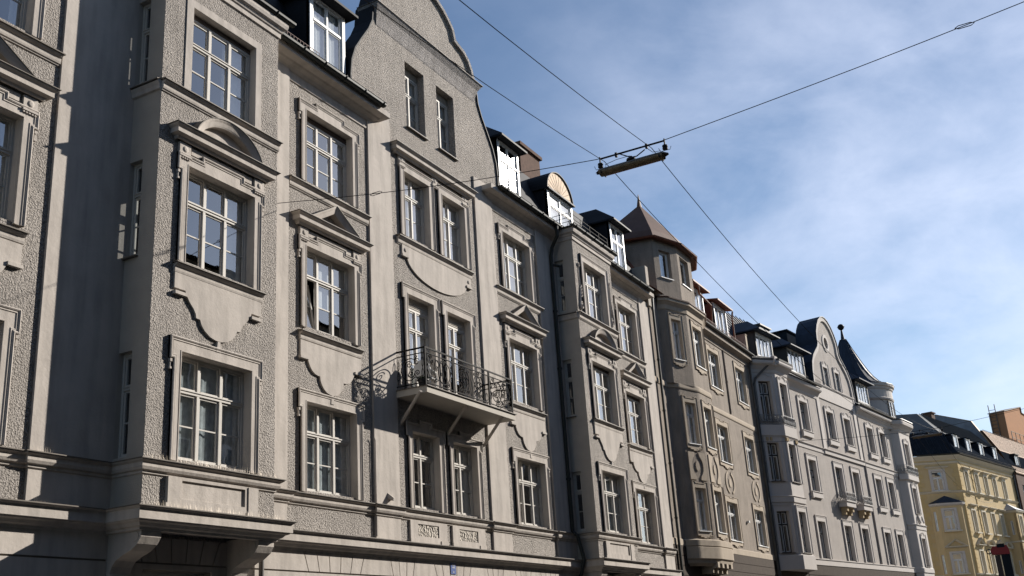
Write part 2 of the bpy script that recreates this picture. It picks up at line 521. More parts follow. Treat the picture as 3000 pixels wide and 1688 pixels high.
def gutter(mb, path, z, r=0.09):
    """half-round gutter along plan path"""
    prof = [(r+r*math.cos(R(a)), z+r*math.sin(R(a))) for a in range(-180, 1, 30)]
    mb.hsweep(path, [(-0.0, z)]+prof+[(2*r+0.012, z+0.012), (2*r-0.01, z+0.005)], cap=True)

def downpipe(parent, pts, r=0.055, m_=None):
    b = MB(); b.tube(pts, r, 10)
    for i in range(len(pts)-1):
        a, c = Vector(pts[i]), Vector(pts[i+1])
        if abs(a.z-c.z) > 3:
            k = int(abs(a.z-c.z)/2.4)
            for j in range(1, k+1):
                q = a.lerp(c, j/(k+1)); b.tube([q+Vector((0,0,-.03)), q+Vector((0,0,.03))], r*1.35, 10)
    return b.build('downpipe', m_ or GREYPIPE, parent, smooth=False)

def snow_guard(parent, s0, s1, d, z, h=0.22, step=0.12, m_=None):
    b = MB()
    b.box(s0, s1, d-.006, d+.006, z+h-.012, z+h); b.box(s0, s1, d-.006, d+.006, z+.02, z+.035)
    n = int((s1-s0)/step)
    for i in range(n+1):
        x = s0+(s1-s0)*i/n
        b.box(x-.006, x+.006, d-.006, d+.006, z, z+h)
    return b.build('snow_guard', m_ or RUST, parent)

# ================================================================ GROUND
def ground_sheet(name, x0, x1, y0, y1, z, m_, cat=None):
    b = MB(); b.quad((x0, -y0, z), (x1, -y0, z), (x1, -y1, z), (x0, -y1, z))
    o = b.build(name, m_); o['kind'] = 'structure'
    return o
ground_sheet('ground', -400, 900, -400, 600, -0.15, GROUND)
ground_sheet('road', -120, 400, 0.6, 12.2, -0.146, ASPH)
for (ya, yb) in ((12.2, 15.5), (-3.0, 0.6)):
    b = MB(); b.box(-120, 105, -yb, -ya, -0.2, 0.0)
    o = b.build('pavement', PAVE); o['kind'] = 'structure'

# ================================================================ GREY HOUSE WITH BAYS AND CURVED GABLE
H = House('apartment_house', 'long grey pebbledash house with two square bays, curved gable and iron balcony', 'house', (0, 15.5), 0, 25.1)
CG = 25.1
def gable_half(z):
    pass
GB = [(4.05, 16.4), (4.08, 17.1), (4.02, 17.6), (3.85, 18.05), (3.55, 18.5), (3.2, 19.0), (3.0, 19.4), (2.93, 19.98),
      (2.78, 20.2), (2.68, 20.5), (2.48, 20.8), (2.2, 21.0), (1.9, 21.08), (1.66, 21.16), (1.62, 21.3), (1.56, 21.5),
      (1.3, 21.75), (1.0, 21.97), (0.6, 22.16), (0.2, 22.24)]
glf = [(CG-h, z) for h, z in GB]; grt = [(CG+h, z) for h, z in reversed(GB)]
E_TOP = 16.4
WINS = []  # (u0,u1,z0,z1) holes in the street wall
c2, c4, c6, c0 = 20.05, 30.22, 39.8, 10.2
for c in (c0, c2, c4, c6):
    WINS += [(c-.955, c+.955, 5.56, 7.6), (c-.955, c+.955, 9.42, 11.45), (c-.955, c+.955, 13.2, 15.15)]
for c in (24.11, 26.15):
    WINS += [(c-.655, c+.655, 5.56, 7.55), (c-.655, c+.655, 8.52, 11.39), (c-.655, c+.655, 13.16, 15.12), ]
for c in (24.27, 26.02):
    WINS += [(c-.52, c+.52, 16.68, 18.9)]
w = MB()
outer = [(8.1, 4.2), (8.1, E_TOP)]+glf+grt+[(42.3, E_TOP), (42.3, 4.2)]
w.plate(outer, [rect(*q) for q in WINS], -0.32, 0)
# flank and rear walls
w.box(8.1, 8.4, -11.5, -0.32, -.2, 17.5); w.box(42.0, 42.3, -11.5, -0.32, -.2, 17.5)
w.box(8.4, 42.0, -11.8, -11.5, -.2, 17.2)
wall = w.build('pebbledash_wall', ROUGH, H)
# ground storey
g = MB()
GW = [(19.25, 21.05), (22.45, 23.5), (24.4, 26.05), (27.1, 28.0), (28.85, 29.75), (30.4, 31.4), (14.45, 16.2), (33.9, 35.7), (38.9, 40.7), (9.4, 11.0)]
g.plate(rect(8.1, 42.3, -.15, 4.25), [rect(a, b_, 0.9 if i != 2 else -.1, 3.66) for i, (a, b_) in enumerate(GW)], -0.3, 0.0)
g.build('ground_storey_wall', GROOVE, H)
k = MB()
VOU = [(19.0, 21.24, 6), (22.3, 23.4, 4), (24.26, 26.2, 6), (27.02, 28.02, 4), (28.68, 29.74, 4), (30.32, 31.39, 4), (14.25, 16.4, 6), (33.75, 35.9, 6), (38.7, 40.9, 6), (9.2, 11.2, 6)]
VOU.sort()
gp = 0.014
x = 8.1; xb = 8.1
for (a, b_, n) in VOU+[(42.3, 42.3, 0)]:
    ins = 0.17 if n > 4 else 0.12
    a2, b2 = a+ins, b_-ins
    if n == 0: a2, b2 = a, b_
    k.plate([(xb+gp, 3.8), (x+gp, 4.25), (a-gp, 4.25), (a2-gp, 3.8)], [], 0.0, 0.035)
    for i in range(n-1):
        t0 = a+(b_-a)*i/(n-1); t1 = a+(b_-a)*(i+1)/(n-1); q0 = a2+(b2-a2)*i/(n-1); q1 = a2+(b2-a2)*(i+1)/(n-1)
        k.plate([(q0+gp, 3.8), (t0+gp, 4.25), (t1-gp, 4.25), (q1-gp, 3.8)], [], 0.0, 0.035)
    x = b_; xb = b2
edges = sorted(GW)
x = 8.1
for (a, b_) in edges+[(42.3, 42.3)]:
    for (za, zb) in ((3.2, 3.765), (2.6, 3.17), (2.0, 2.57), (1.4, 1.97), (0.8, 1.37), (-.15, .77)):
        if a-x > 0.1: k.box(x, a-.0, 0.0, 0.035, za, zb)
    if a != b_: k.box(a, b_, -0.02, 0.035, 3.67, 3.765)
    x = b_
k.build('ground_storey_blocks', SMOOTH, H)
# bays ----------------------------------------------------------------
BAYS = [(15.35, 1.75, 0.975), (34.82, 1.7, 0.96)]
PD = 0.82
for (c, hw, ow) in BAYS:
    bw = MB(); bs = MB()
    a, b_ = c-hw, c+hw
    F_ = Frame((0, PD), (1, PD))
    holes = [rect(c-ow, c+ow, 5.56, 7.61), rect(c-ow, c+ow, 9.45, 11.5), rect(c-ow, c+ow, 13.24, 15.24)]
    bw.fr = F_; bw.plate(rect(a+.004, b_-.004, 4.4, 16.25), holes, -0.28, 0)
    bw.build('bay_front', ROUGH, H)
    sh = [rect(.05, .40, 5.56, 7.55), rect(.05, .40, 9.45, 11.48), rect(.05, .40, 13.24, 15.2)]
    for (fa, fb, hh) in (((a, 0), (a, PD), sh), ((b_, PD), (b_, 0), [])):
        bs = MB(Frame(fa, fb))
        bs.plate(rect(0.0 if hh else .003, PD-.003 if hh else PD-.001, 4.4, 16.25), hh, -0.22, -.0)
        bs.build('bay_side', SIDE, H)
    bs = MB(); bs.box(a+.02, b_-.02, 0.02, PD-.02, 4.33, 4.42); bs.build('bay_soffit', SMOOTH, H)

def plan(off, inc_bays=True, s0=8.1, s1=42.3, pil=0.0):
    """plan path of the street front incl. bays, pilasters forward by pil"""
    P = [(s0, 0)]
    segs = [(11.85, 13.6), (17.1, 18.42), (21.72, 22.78), (27.5, 28.62), (31.68, 33.1), (41.3, 42.3)]
    brk = []
    for (a, b_) in segs: brk.append((a, b_))
    pts = [(s0, 0.0)]
    items = [('p', 11.85, 13.6), ('b', 13.6, 17.1), ('p', 17.1, 18.42), ('p', 21.72, 22.78), ('p', 27.5, 28.62), ('p', 31.68, 33.12), ('b', 33.12, 36.52), ('p', 41.3, 42.3)]
    for (t, a, b_) in items:
        d = PD if t == 'b' else pil
        if pts[-1] != (a, pts[-1][1]) or True:
            if abs(pts[-1][0]-a) > 1e-6: pts.append((a, 0.0 if pts[-1][1] == 0 else pts[-1][1]))
        if pts[-1][1] != d: pts.append((a, d))
        pts.append((b_, d))
        nxt = [q for q in items if abs(q[1]-b_) < 1e-6]
        if not nxt and b_ < s1: pts.append((b_, 0.0))
    if pts[-1][0] < s1: pts.append((s1, 0.0))
    out = []
    for p in pts:
        if not out or abs(out[-1][0]-p[0]) > 1e-6 or abs(out[-1][1]-p[1]) > 1e-6: out.append(p)
    return out
c = MB()
c.hsweep(plan(0, pil=0.055), [(0, 5.20), (.03, 5.22), (.03, 5.26), (.075, 5.28), (.10, 5.33), (.10, 5.40), (.15, 5.43), (.15, 5.455), (0, 5.49)])
c.build('upper_belt_cornice', SMOOTH, H)
c = MB(); c.hsweep(plan(0, pil=0.055), [(0, 5.452), (.17, 5.457), (.175, 5.452), (.175, 5.47), (.0, 5.505)]); c.build('cornice_flashing', SHEET, H)
c = MB()
pp = plan(0, pil=0.0)
c.hsweep(pp, [(0, 4.22), (.05, 4.23), (.06, 4.27), (.12, 4.29), (.16, 4.34), (.22, 4.36), (.235, 4.385), (.27, 4.385), (.27, 4.56), (.30, 4.575), (.32, 4.60), (0, 4.62)])
c.build('lower_belt_cornice', SMOOTH, H)
c = MB(); c.hsweep(pp, [(0, 4.60), (.335, 4.604), (.345, 4.595), (.345, 4.615), (.0, 4.64)]); c.build('cornice_flashing', SHEET, H)
# pilasters
for (a, b_, zt) in ((8.1, 9.0, 16.0), (11.85, 13.6, 16.0), (17.1, 18.42, 16.0), (21.72, 22.78, 16.55), (27.5, 28.62, 16.5), (31.68, 33.12, 16.0), (41.3, 42.3, 16.0)):
    p = MB(); p.box(a, b_, 0, .055, 4.6, zt); p.build('pilaster', SMOOTH, H)
# consoles under bays
for (cc, hw, ow) in BAYS:
    for (a, b_) in ((cc-hw+.02, cc-hw+.48), (cc+hw-.48, cc+hw-.02)):
        cons = MB()
        prof = [(0.0, 4.30), (0.0, 3.42), (.12, 3.42), (.14, 3.50), (.12, 3.56), (.16, 3.66), (.25, 3.76), (.42, 3.84), (.60, 3.90), (.76, 4.0), (.84, 4.12), (.84, 4.22), (.8, 4.30)]
        n = len(prof)
        cons.add([(a, d, z) for d, z in prof]+[(b_, d, z) for d, z in prof],
                 [tuple(range(n)), tuple(range(n, 2*n))]+[(i, (i+1) % n, n+(i+1) % n, n+i) for i in range(n)])
        for j in range(5):
            xx = a+.03+j*(b_-a-.06)/4.4
            cons.box(xx, xx+.055, .12, .165, 3.33, 3.42)
        cons.tube([(a-.012, .70, 4.13), (b_+.012, .70, 4.13)], .085, 14)
        cons.build('bay_console', SMOOTH, H)
# panels of bay foot and of the parapet below the gable windows
for (cc, hw, ow) in BAYS:
    pn = MB(Frame((0, PD), (1, PD)))
    o_ = rect(cc-1.2, cc+1.2, 4.62, 5.22)
    pn.plate(o_, [rect(cc-.84, cc+.84, 4.83, 5.17)], 0, .05)
    pn.box(cc-1.24, cc-.88, .05, .075, 4.62, 4.74); pn.box(cc+.9, cc+1.24, .05, .075, 4.62, 4.74)
    pn.plate(rect(cc-1.2, cc-.9, 4.74, 5.22), [], .05, .07); pn.plate(rect(cc+.92, cc+1.2, 4.74, 5.22), [], .05, .07)
    pn.box(cc-.84, cc+.84, 0, .012, 4.83, 5.17)
    pn.build('parapet_panel', SMOOTH, H)
for cc in (24.1, 26.15):
    pn = MB(); rk = MB()
    pn.plate(rect(cc-.88, cc+.88, 4.62, 5.22), [rect(cc-.53, cc+.47, 4.83, 5.14)], 0, .05)
    pn.box(cc-.9, cc-.58, .05, .07, 4.62, 4.76); pn.box(cc+.55, cc+.9, .05, .07, 4.62, 4.76)
    rk.box(cc-.53, cc+.47, 0, .03, 4.83, 5.14)
    po = pn.build('parapet_panel', SMOOTH, H); rk.build('rock_panel', ROCK, po)

# sills with mouldings -------------------------------------------------
def sill(fr, a, b_, z, out=.15, full=False):
    sl = MB(fr); st = MB(fr)
    if full:
        path = [(a, 0), (b_, 0)]
    else:
        path = [(a, -.02), (a, 0.0), (b_, 0.0), (b_, -.02)]
    sl.hsweep([(a, 0), (b_, 0)], [(0, z-.25), (.025, z-.245), (.03, z-.215), (.05, z-.21), (.06, z-.17), (.06, z-.1), (.09, z-.085), (.12, z-.05), (.12, z-.03), (0, z-.01)])
    st.hsweep([(a-.03, 0), (b_+.03, 0)], [(0, z-.03), (out, z-.034), (out, z-.012), (0.0, z+.015)])
    o = sl.build('sill', SMOOTH, H); st.build('sill_flashing', SHEET, o)
FB = Frame((0, PD), (1, PD))
for (cc, hw, ow) in BAYS:
    sill(FB, cc-hw, cc+hw, 13.14, .15, True)
    sl = MB(Frame((cc-hw, 0), (cc-hw, PD))); st = MB(sl.fr)
    sl.hsweep([(0, 0), (PD, 0)], [(0, 12.9), (.05, 12.92), (.06, 13.0), (.10, 13.08), (0, 13.13)])
    st.hsweep([(0, 0), (PD, 0)], [(0, 13.11), (.12, 13.106), (.12, 13.128), (0, 13.155)])
    o = sl.build('sill', SMOOTH, H); st.build('sill_flashing', SHEET, o)
    sill(FB, cc-1.24, cc+1.26, 9.37)
    for z in (9.4,):
        st = MB(Frame((cc-hw, 0), (cc-hw, PD))); st.box(.03, .42, 0, .08, z+.01, z+.04); st.build('sill', SHEET, H)
for c_ in (c0, c2, c4, c6):
    sill(ID, max(9.0, c_-1.62) if c_ < 12 else c_-1.6, c_+1.62 if c_ != c6 else 41.3, 13.07, .15, True)
    sill(ID, c_-1.19, c_+1.19, 9.25+.02)
sill(ID, 23.05, 27.05, 13.02)
for cc in (24.27, 26.02):
    st = MB(); st.box(cc-.56, cc+.56, -.2, .09, 16.655, 16.68); st.build('sill', SHEET, H)

# surrounds ------------------------------------------------------------
def surround(fr, a, b_, z0, z1, kind):
    sr = MB(fr)
    m_ = .24; zt = z1+.27; ear = .06; ez = z1-.17
    if kind == 'plain':
        o_ = [(a-m_, z0-.04), (a-m_, zt), (b_+m_, zt), (b_+m_, z0-.04)]
    elif kind == 'ear':
        o_ = [(a-m_+.03, z0-.04), (a-m_+.03, ez), (a-m_-ear, ez), (a-m_-ear, zt), (b_+m_+ear, zt), (b_+m_+ear, ez), (b_+m_-.03, ez), (b_+m_-.03, z0-.04)]
    else:  # stepped head
        q = .36; zt = z1+.22
        o_ = [(a-m_+.03, z0-.04), (a-m_+.03, ez+.02), (a-m_-ear, ez+.02), (a-m_-ear, zt), (a+q, zt), (a+q, zt+.12), (b_-q, zt+.12), (b_-q, zt), (b_+m_+ear, zt), (b_+m_+ear, ez+.02), (b_+m_-.03, ez+.02), (b_+m_-.03, z0-.04)]
    hole = rect(a, b_, z0, z1)
    hole2 = [(a, z0-.04), (a, z1), (b_, z1), (b_, z0-.04)]
    full = o_[:1]+o_[1:]
    # U-shaped plate (open at the foot)
    U = o_+[(b_, z0-.04), (b_, z1), (a, z1), (a, z0-.04)]
    sr.plate(U, [], 0, .045)
    # raised mouldings following the outer edge
    sr.vsweep(list(o_), [(0, .0), (0, .075), (-.02, .082), (-.04, .07), (-.05, .055), (-.075, .06), (-.09, .045)], cap=True)
    # bead by the opening
    sr.vsweep([(a, z0-.04), (a, z1), (b_, z1), (b_, z0-.04)], [(.0, .045), (.0, .055), (.02, .055), (.025, .045)])
    # reveal, smooth
    for bx in ((a-.001, a+.004, -.16, .002, z0, z1), (b_-.004, b_+.001, -.16, .002, z0, z1), (a, b_, -.16, .002, z1-.004, z1+.001)):
        sr.box(*bx)
    if kind != 'plain' and b_-a > 1.5:
        z = z1-.19 if kind == 'ear' else z1-.17
        for u in (a-.29, b_+.24):
            sr.box(u, u+.05, 0, .06, z-.06, z-.0); sr.box(u+.01, u+.04, 0, .045, z-.16, z-.06); sr.box(u+.0, u+.05, 0, .055, z-.2, z-.16)
    sr.build('window_surround', SMOOTH, H)
for (cc, hw, ow) in BAYS:
    surround(FB, cc-ow, cc+ow, 5.56, 7.61, 'ear')
    surround(FB, cc-ow, cc+ow, 9.45, 11.5, 'step')
    if cc < 20:
        sr = MB(FB); a_, e_ = cc-ow, cc+ow
        sr.plate([(a_-.19, 13.14), (a_-.19, 15.42), (e_+.19, 15.42), (e_+.19, 13.14), (e_, 13.14), (e_, 15.24), (a_, 15.24), (a_, 13.14)], [], 0, .022)
        for bx in ((a_-.001, a_+.004, -.16, .02, 13.24, 15.24), (e_-.004, e_+.001, -.16, .02, 13.24, 15.24), (a_, e_, -.16, .02, 15.236, 15.241)): sr.box(*bx)
        sr.build('window_surround', SMOOTH, H)
    else: surround(FB, cc-ow, cc+ow, 13.24, 15.24, 'plain')
for c_ in (c0, c2, c4, c6):
    surround(ID, c_-.955, c_+.955, 5.56, 7.6, 'ear')
    surround(ID, c_-.955, c_+.955, 9.42, 11.45, 'step')
    surround(ID, c_-.955, c_+.955, 13.2, 15.15, 'step')
for c_ in (24.11, 26.15):
    surround(ID, c_-.655, c_+.655, 5.56, 7.55, 'step')
    surround(ID, c_-.655, c_+.655, 8.52, 11.39, 'ear')
    surround(ID, c_-.655, c_+.655, 13.16, 15.12, 'plain')
# aprons, pediments ----------------------------------------------------
def apron(fr, c_, z, s=1.0):
    ap = MB(fr)
    R_ = [(1.2, 0), (1.2, -.32), (.92, -.32), (.90, -.38), (.80, -.52), (.69, -.63), (.63, -.72), (.615, -.80), (.51, -.81), (.47, -.91), (.38, -1.01), (.23, -1.10), (.08, -1.135)] if fr is not ID else [(1.17, 0), (1.17, -.40), (.90, -.40), (.885, -.48), (.83, -.58), (.75, -.67), (.64, -.735), (.54, -.755), (.455, -.76), (.44, -.85), (.39, -.95), (.31, -1.04), (.20, -1.11), (.08, -1.14)]
    P = [(c_-u*s, z+v) for u, v in R_]
    P2 = [(c_+u*s, z+v) for u, v in reversed(R_)]
    ap.plate(list(reversed(P2+P)), [], 0, .045)
    ap.box(c_-1.2*s, c_-.9*s, 0, .08, z-.445, z-.38); ap.box(c_+.9*s, c_+1.2*s, 0, .08, z-.445, z-.38)
    for q in (-1.17, .95):
        for j in range(4): ap.box(c_+q*s+.015+.055*j, c_+q*s+.045+.055*j, .0, .07, z-.50+.05, z-.44)
    ap.plate([(c_-.06, z-1.36), (c_-.035, z-1.15), (c_+.035, z-1.15), (c_+.06, z-1.36)], [], 0, .06)
    ap.build('apron_panel', SMOOTH, H)
for (cc, hw, ow) in BAYS: apron(FB, cc, 9.16, 1.02)
for c_ in (c0, c2, c4, c6): apron(ID, c_, 9.04, 1.0)
ap = MB()
P = [(23.25, 12.8), (23.25, 12.52), (23.55, 12.52)]+[(25.1+1.62*math.cos(R(a)), 12.52+0.62*math.sin(R(a))) for a in range(190, 351, 10)]+[(26.68, 12.52), (26.98, 12.52), (26.98, 12.8)]
ap.plate(P[::-1], [], 0, .045)
for a in (23.22, 26.68):
    ap.box(a, a+.32, 0, .08, 12.45, 12.52)
for a in (23.4, 26.83):
    ap.vsweep(arc((a, 12.66), .07, 0, -360, 14), [(0, .045), (-.03, .07), (-.07, .075)], cap=False)
ap.build('apron_panel', SMOOTH, H)

def entab(fr, c_, z, hw_):
    """straight cornice whose underside is at z, with consoles"""
    path = [(c_-hw_, 0), (c_-hw_, .08), (c_+hw_, .08), (c_+hw_, 0)]
    pd.hsweep(path, [(0, z-.06), (.03, z-.05), (.05, z), (.14, z+.03), (.14, z+.13), (.19, z+.17), (.2, z+.2), (-.08, z+.215)])
    pf.hsweep(path, [(-.08, z+.217), (.215, z+.20), (.22, z+.196), (.22, z+.212), (-.08, z+.232)])
def consoles(fr, c_, z, hw_):
    for q in (-1, 1):
        a = c_+q*hw_
        pd.box(a-.15, a+.15, 0, .065, z-.30, z-.04)
        pd.box(a-.16, a+.16, 0, .09, z-.34, z-.30)
        for j in range(5): pd.box(a-.145+.06*j, a-.11+.06*j, 0, .075, z-.38, z-.34)
        pd.vsweep(arc((a, z-.17), .075, 0, -360, 14), [(0, .065), (-.03, .085), (-.07, .09)], cap=False)
    pd.plate([(c_-hw_+.2, z-.2), (c_-hw_+.2, z-.05), (c_+hw_-.2, z-.05), (c_+hw_-.2, z-.2), (c_+hw_-.45, z-.2), (c_+hw_-.45, z-.17), (c_-hw_+.45, z-.17), (c_-hw_+.45, z-.2)], [], 0, .03)
def rake(fr, path, d1=.24):
    pd.vsweep(path, [(-.16, .0), (-.16, .16), (-.13, .18), (-.06, d1-.03), (-.02, d1), (0, d1), (0, 0)])
    pf.vsweep(path, [(0, 0), (0, d1+.02), (.015, d1+.02), (.02, 0)])
def ped_done():
    o = pd.build('pediment', SMOOTH, H); pf.build('pediment_flashing', SHEET, o)
for (cc, hw, ow) in BAYS:
    pd = MB(FB); pf = MB(FB)
    entab(FB, cc, 12.02, 1.32); consoles(FB, cc, 11.98, 1.10)
    ar = arc((cc, 12.02), 1.02, 167, 13, 22, .80)
    rake(FB, ar)
    pd.plate([(cc-.9, 12.2)]+[(x_, z_-.1) for x_, z_ in ar[2:-2]]+[(cc+.9, 12.2)], [], 0, .03)
    ped_done()
for c_ in (c0, c2, c4, c6):
    pd = MB(); pf = MB()
    entab(ID, c_, 11.96, 1.28); consoles(ID, c_, 11.92, 1.06)
    rake(ID, [(c_-1.02, 12.16), (c_, 12.76), (c_+1.02, 12.16)])
    ped_done()
pd = MB(); pf = MB()
entab(ID, 25.05, 15.56, 2.05)
for q in (23.35, 25.1, 26.85):
    consoles_a = q
    pd.box(q-.16, q+.16, 0, .06, 15.26, 15.52); pd.box(q-.17, q+.17, 0, .085, 15.22, 15.26)
    for j in range(5): pd.box(q-.15+.06*j, q-.115+.06*j, 0, .07, 15.18, 15.22)
    pd.vsweep(arc((q, 15.4), .075, 0, -360, 14), [(0, .06), (-.03, .08), (-.07, .085)], cap=False)
pd.box(23.51, 24.94, 0, .03, 15.47, 15.5); pd.box(25.26, 26.69, 0, .03, 15.47, 15.5)
o = pd.build('window_cornice', SMOOTH, H); pf.build('cornice_flashing', SHEET, o)

# eaves ----------------------------------------------------------------
ev = MB()
EPROF = [(0, 15.72), (.03, 15.73), (.035, 15.78), (.01, 15.80), (.01, 15.98), (.05, 16.0), (.10, 16.05), (.20, 16.09), (.24, 16.13), (.38, 16.15), (.43, 16.17), (.43, 16.33), (0, 16.36)]
RUNS = [[(8.1, 0), (13.6, 0)], [(17.1, 0), (21.85, 0), (21.85, -.1)], [(28.4, -.1), (28.4, 0), (33.12, 0)], [(36.52, 0), (41.85, 0), (41.85, -.1)]]
for r_ in RUNS: ev = MB(); ev.hsweep(r_, EPROF); ev.build('eaves_cornice', SMOOTH, H)
for (cc, hw, ow) in BAYS:
    ev = MB(); ev.hsweep([(cc-hw, 0), (cc-hw, PD), (cc+hw, PD), (cc+hw, 0)], [(0, 15.88), (.04, 15.9), (.04, 16.02), (.07, 16.04), (.09, 16.1), (.15, 16.14), (.17, 16.22), (.17, 16.3), (0, 16.3)])
    ev.build('eaves_cornice', SMOOTH, H)
for r_ in RUNS:
    gt = MB()
    a, b_ = r_[0][0], r_[-1][0]
    a = max(a, 8.1); e0 = .42
    gt.box(a, b_+.0, .18, e0+.05, 16.335, 16.40)
    gutter(gt, [(a, e0), (b_, e0)], 16.38, .10)
    x = a+.4
    while x < b_: gt.box(x-.012, x+.012, e0, e0+.21, 16.36, 16.40); gt.tube([(x, e0+.1+.11*math.cos(R(t)), 16.38+.11*math.sin(R(t))) for t in range(180, 361, 30)], .012, 4); x += .85
    gt.build('gutter', GUTTER, H)
for (cc, hw, ow) in BAYS:
    gt = MB()
    gt.hsweep([(cc-hw-.1, 0), (cc-hw-.1, PD+.05), (cc+hw+.1, PD+.05), (cc+hw+.1, 0)], [(0, 16.3), (.1, 16.3), (.12, 16.36), (0, 16.4)])
    gutter(gt, [(cc-hw-.25, PD+.08), (cc+hw+.35, PD+.08)], 16.4, .09)
    x = cc-hw
    while x < cc+hw+.3: gt.tube([(x, PD+.17+.1*math.cos(R(t)), 16.4+.1*math.sin(R(t))) for t in range(180, 361, 30)], .012, 4); x += .8
    gt.build('gutter', GUTTER, H)
# roof ------------------------------------------------------------------
rf = MB()
RP = [(.42, 16.37), (-.15, 16.9), (-1.15, 19.25), (-6.0, 21.2), (-11.9, 18.0), (-11.9, 17.0)]
rf.hsweep([(8.1, 0), (21.05, 0)], RP, cap=True); rf.hsweep([(29.15, 0), (42.3, 0)], RP, cap=True)
rf.hsweep([(21.05, -.45), (29.15, -.45)], [(0, 16.9), (-.7, 19.2), (-5.5, 21.2), (-11.4, 18.0), (-11.4, 17)], cap=True)
rf.build('mansard_roof', ROOFD, H)
for (cc, hw, ow) in BAYS: rf = MB(); rf.box(cc-hw, cc+hw, -.1, PD+.1, 16.3, 16.42); rf.build('bay_roof', ROOFD, H)
fw = MB()
fw.box(42.3, 42.62, -11.8, .15, 15.9, 17.75)
fw.build('fire_wall', SIDE, H)
# gable coping ------------------------------------------------------------
cp = MB()
cp.vsweep(glf+grt, [(0, -.6), (.03, -.6), (.045, .02), (.045, .05), (0, .05)])
cp.build('gable_coping', ROOFD, H)
rm = MB()
up = [p_ for p_ in glf+grt if p_[1] > 20.0]
rm.vsweep(up, [(0, 0), (0, .10), (-.13, .10), (-.16, .0)])
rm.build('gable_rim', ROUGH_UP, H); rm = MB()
rm.hsweep([(22.32, -.5), (22.32, 0), (27.88, 0), (27.88, -.5)], [(0, 19.36), (.02, 19.40), (.06, 19.6), (.12, 19.8), (.22, 19.95), (.24, 20.0), (0, 20.05)])
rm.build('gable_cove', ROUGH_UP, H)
cf = MB(); cf.hsweep([(22.32, -.5), (22.32, 0), (27.88, 0), (27.88, -.5)], [(0, 20.05), (.25, 20.0), (.265, 19.995), (.265, 20.012), (0, 20.07)]); cf.build('cove_flashing', SHEET, H)
gbk = MB(); gbk.plate([(a_, z_) for a_, z_ in glf+grt], [], -.62, -.6); gbk.build('gable_back', ROOFD, H)
# near-black sheets behind the glass, painted to stand for room shade
rmx = MB(); rmx.quad((8.4, -1.3, 0), (42, -1.3, 0), (42, -1.3, 19.2), (8.4, -1.3, 19.2))
for z_ in (4.1, 8.3, 12.2, 16.2): rmx.box(8.4, 42, -1.3, -.34, z_, z_+.3)
for s_ in (18.0, 22.3, 25.13, 27.9, 32.3, 37.5): rmx.box(s_, s_+.15, -1.3, -.34, 0, 16.2)
rmx.build('room_dark_backing', ROOM_SHADE, H)
for (cc, hw, ow) in BAYS: br_ = MB(); br_.box(cc-hw+.24, cc+hw-.24, .03, .06, 4.45, 16.2); br_.build('bay_dark_backing', ROOM_SHADE, H)  # dark sheet added so the sunlit wall inside the bay stays hidden
# windows of the grey house ------------------------------------------------
CW = [(0.03, .60, CURT, 0.0)]
for bi, (cc, hw, ow) in enumerate(BAYS):
    window(H, FB, cc-ow, cc+ow, 5.56, 7.61, curtain=[(0.0, 1.0, FROST, 0.0)])
    window(H, FB, cc-ow, cc+ow, 9.45, 11.5, curtain=[(.70, .98, CURT, 0.0)] if bi == 0 else [(.05, .6, CURT, 0)], shutter=.12 if bi else 0, shut_mat=SHUTD)
    window(H, FB, cc-ow, cc+ow, 13.24, 15.24, curtain=[(.02, .12, CURT, 0), (.60, .98, CURT, 0.0)], shutter=.13 if not bi else 0, shut_mat=SHUTD)
    FS = Frame((cc-hw, 0), (cc-hw, PD))
    for (a, b_) in ((5.56, 7.55), (9.45, 11.48), (13.24, 15.2)):
        window(H, FS, .05, .40, a, b_, d=-.12, cols=1, name='side_window')
window(H, ID, c0-.955, c0+.955, 5.56, 7.6); window(H, ID, c0-.955, c0+.955, 9.42, 11.45, curtain=[(.6, 1, CURT, 0)]); window(H, ID, c0-.955, c0+.955, 13.2, 15.15, curtain=[(.85, 1, CURT, 0)])
window(H, ID, c2-.955, c2+.955, 5.56, 7.6, curtain=[(0.0, 1.0, FROST, 0.0)])
window(H, ID, c2-.955, c2+.955, 9.42, 11.45, open_first=True, curtain=[(.35, .98, CURT, .35)], label='window with its left casement tilted open')
window(H, ID, c2-.955, c2+.955, 13.2, 15.15, curtain=[(.64, .98, CURT, 0)], shutter=.16, shut_mat=SHUTD)
window(H, ID, c4-.955, c4+.955, 5.56, 7.6, curtain=[(0, .2, CURT, 0), (.8, 1, CURT, 0)]); window(H, ID, c4-.955, c4+.955, 9.42, 11.45, curtain=[(0.0, .3, CURT, 0)]); window(H, ID, c4-.955, c4+.955, 13.2, 15.15, curtain=[(.1, .9, CURT, 0)])
window(H, ID, c6-.955, c6+.955, 5.56, 7.6, curtain=[(0, .5, CURT, 0)]); window(H, ID, c6-.955, c6+.955, 9.42, 11.45, curtain=[(.0, .66, CURT, 0)], shutter=.12, shut_mat=SHUTD); window(H, ID, c6-.955, c6+.955, 13.2, 15.15, curtain=[(0, .6, CURT, 0)])
for i, c_ in enumerate((24.11, 26.15)):
    window(H, ID, c_-.655, c_+.655, 5.56, 7.55, cols=2, tr=.7, curtain=[(.5, 1, CURT, .0)] if i else None)
    window(H, ID, c_-.655, c_+.655, 8.52, 11.39, cols=2, tr=.76, shutter=.30, curtain=[(.4, .95, CURT, 0)] if i == 0 else None, name='balcony_door')
    window(H, ID, c_-.655, c_+.655, 13.16, 15.12, cols=2, tr=.68, curtain=[(.0, 1.0, CURT, 0)])
for c_ in (24.27, 26.02):
    window(H, ID, c_-.52, c_+.52, 16.68, 18.9, d=-.24, cols=2, tr=.66, shutter=.25, shut_mat=SIDE, curtain=[(0, 1, CURT, 0)])
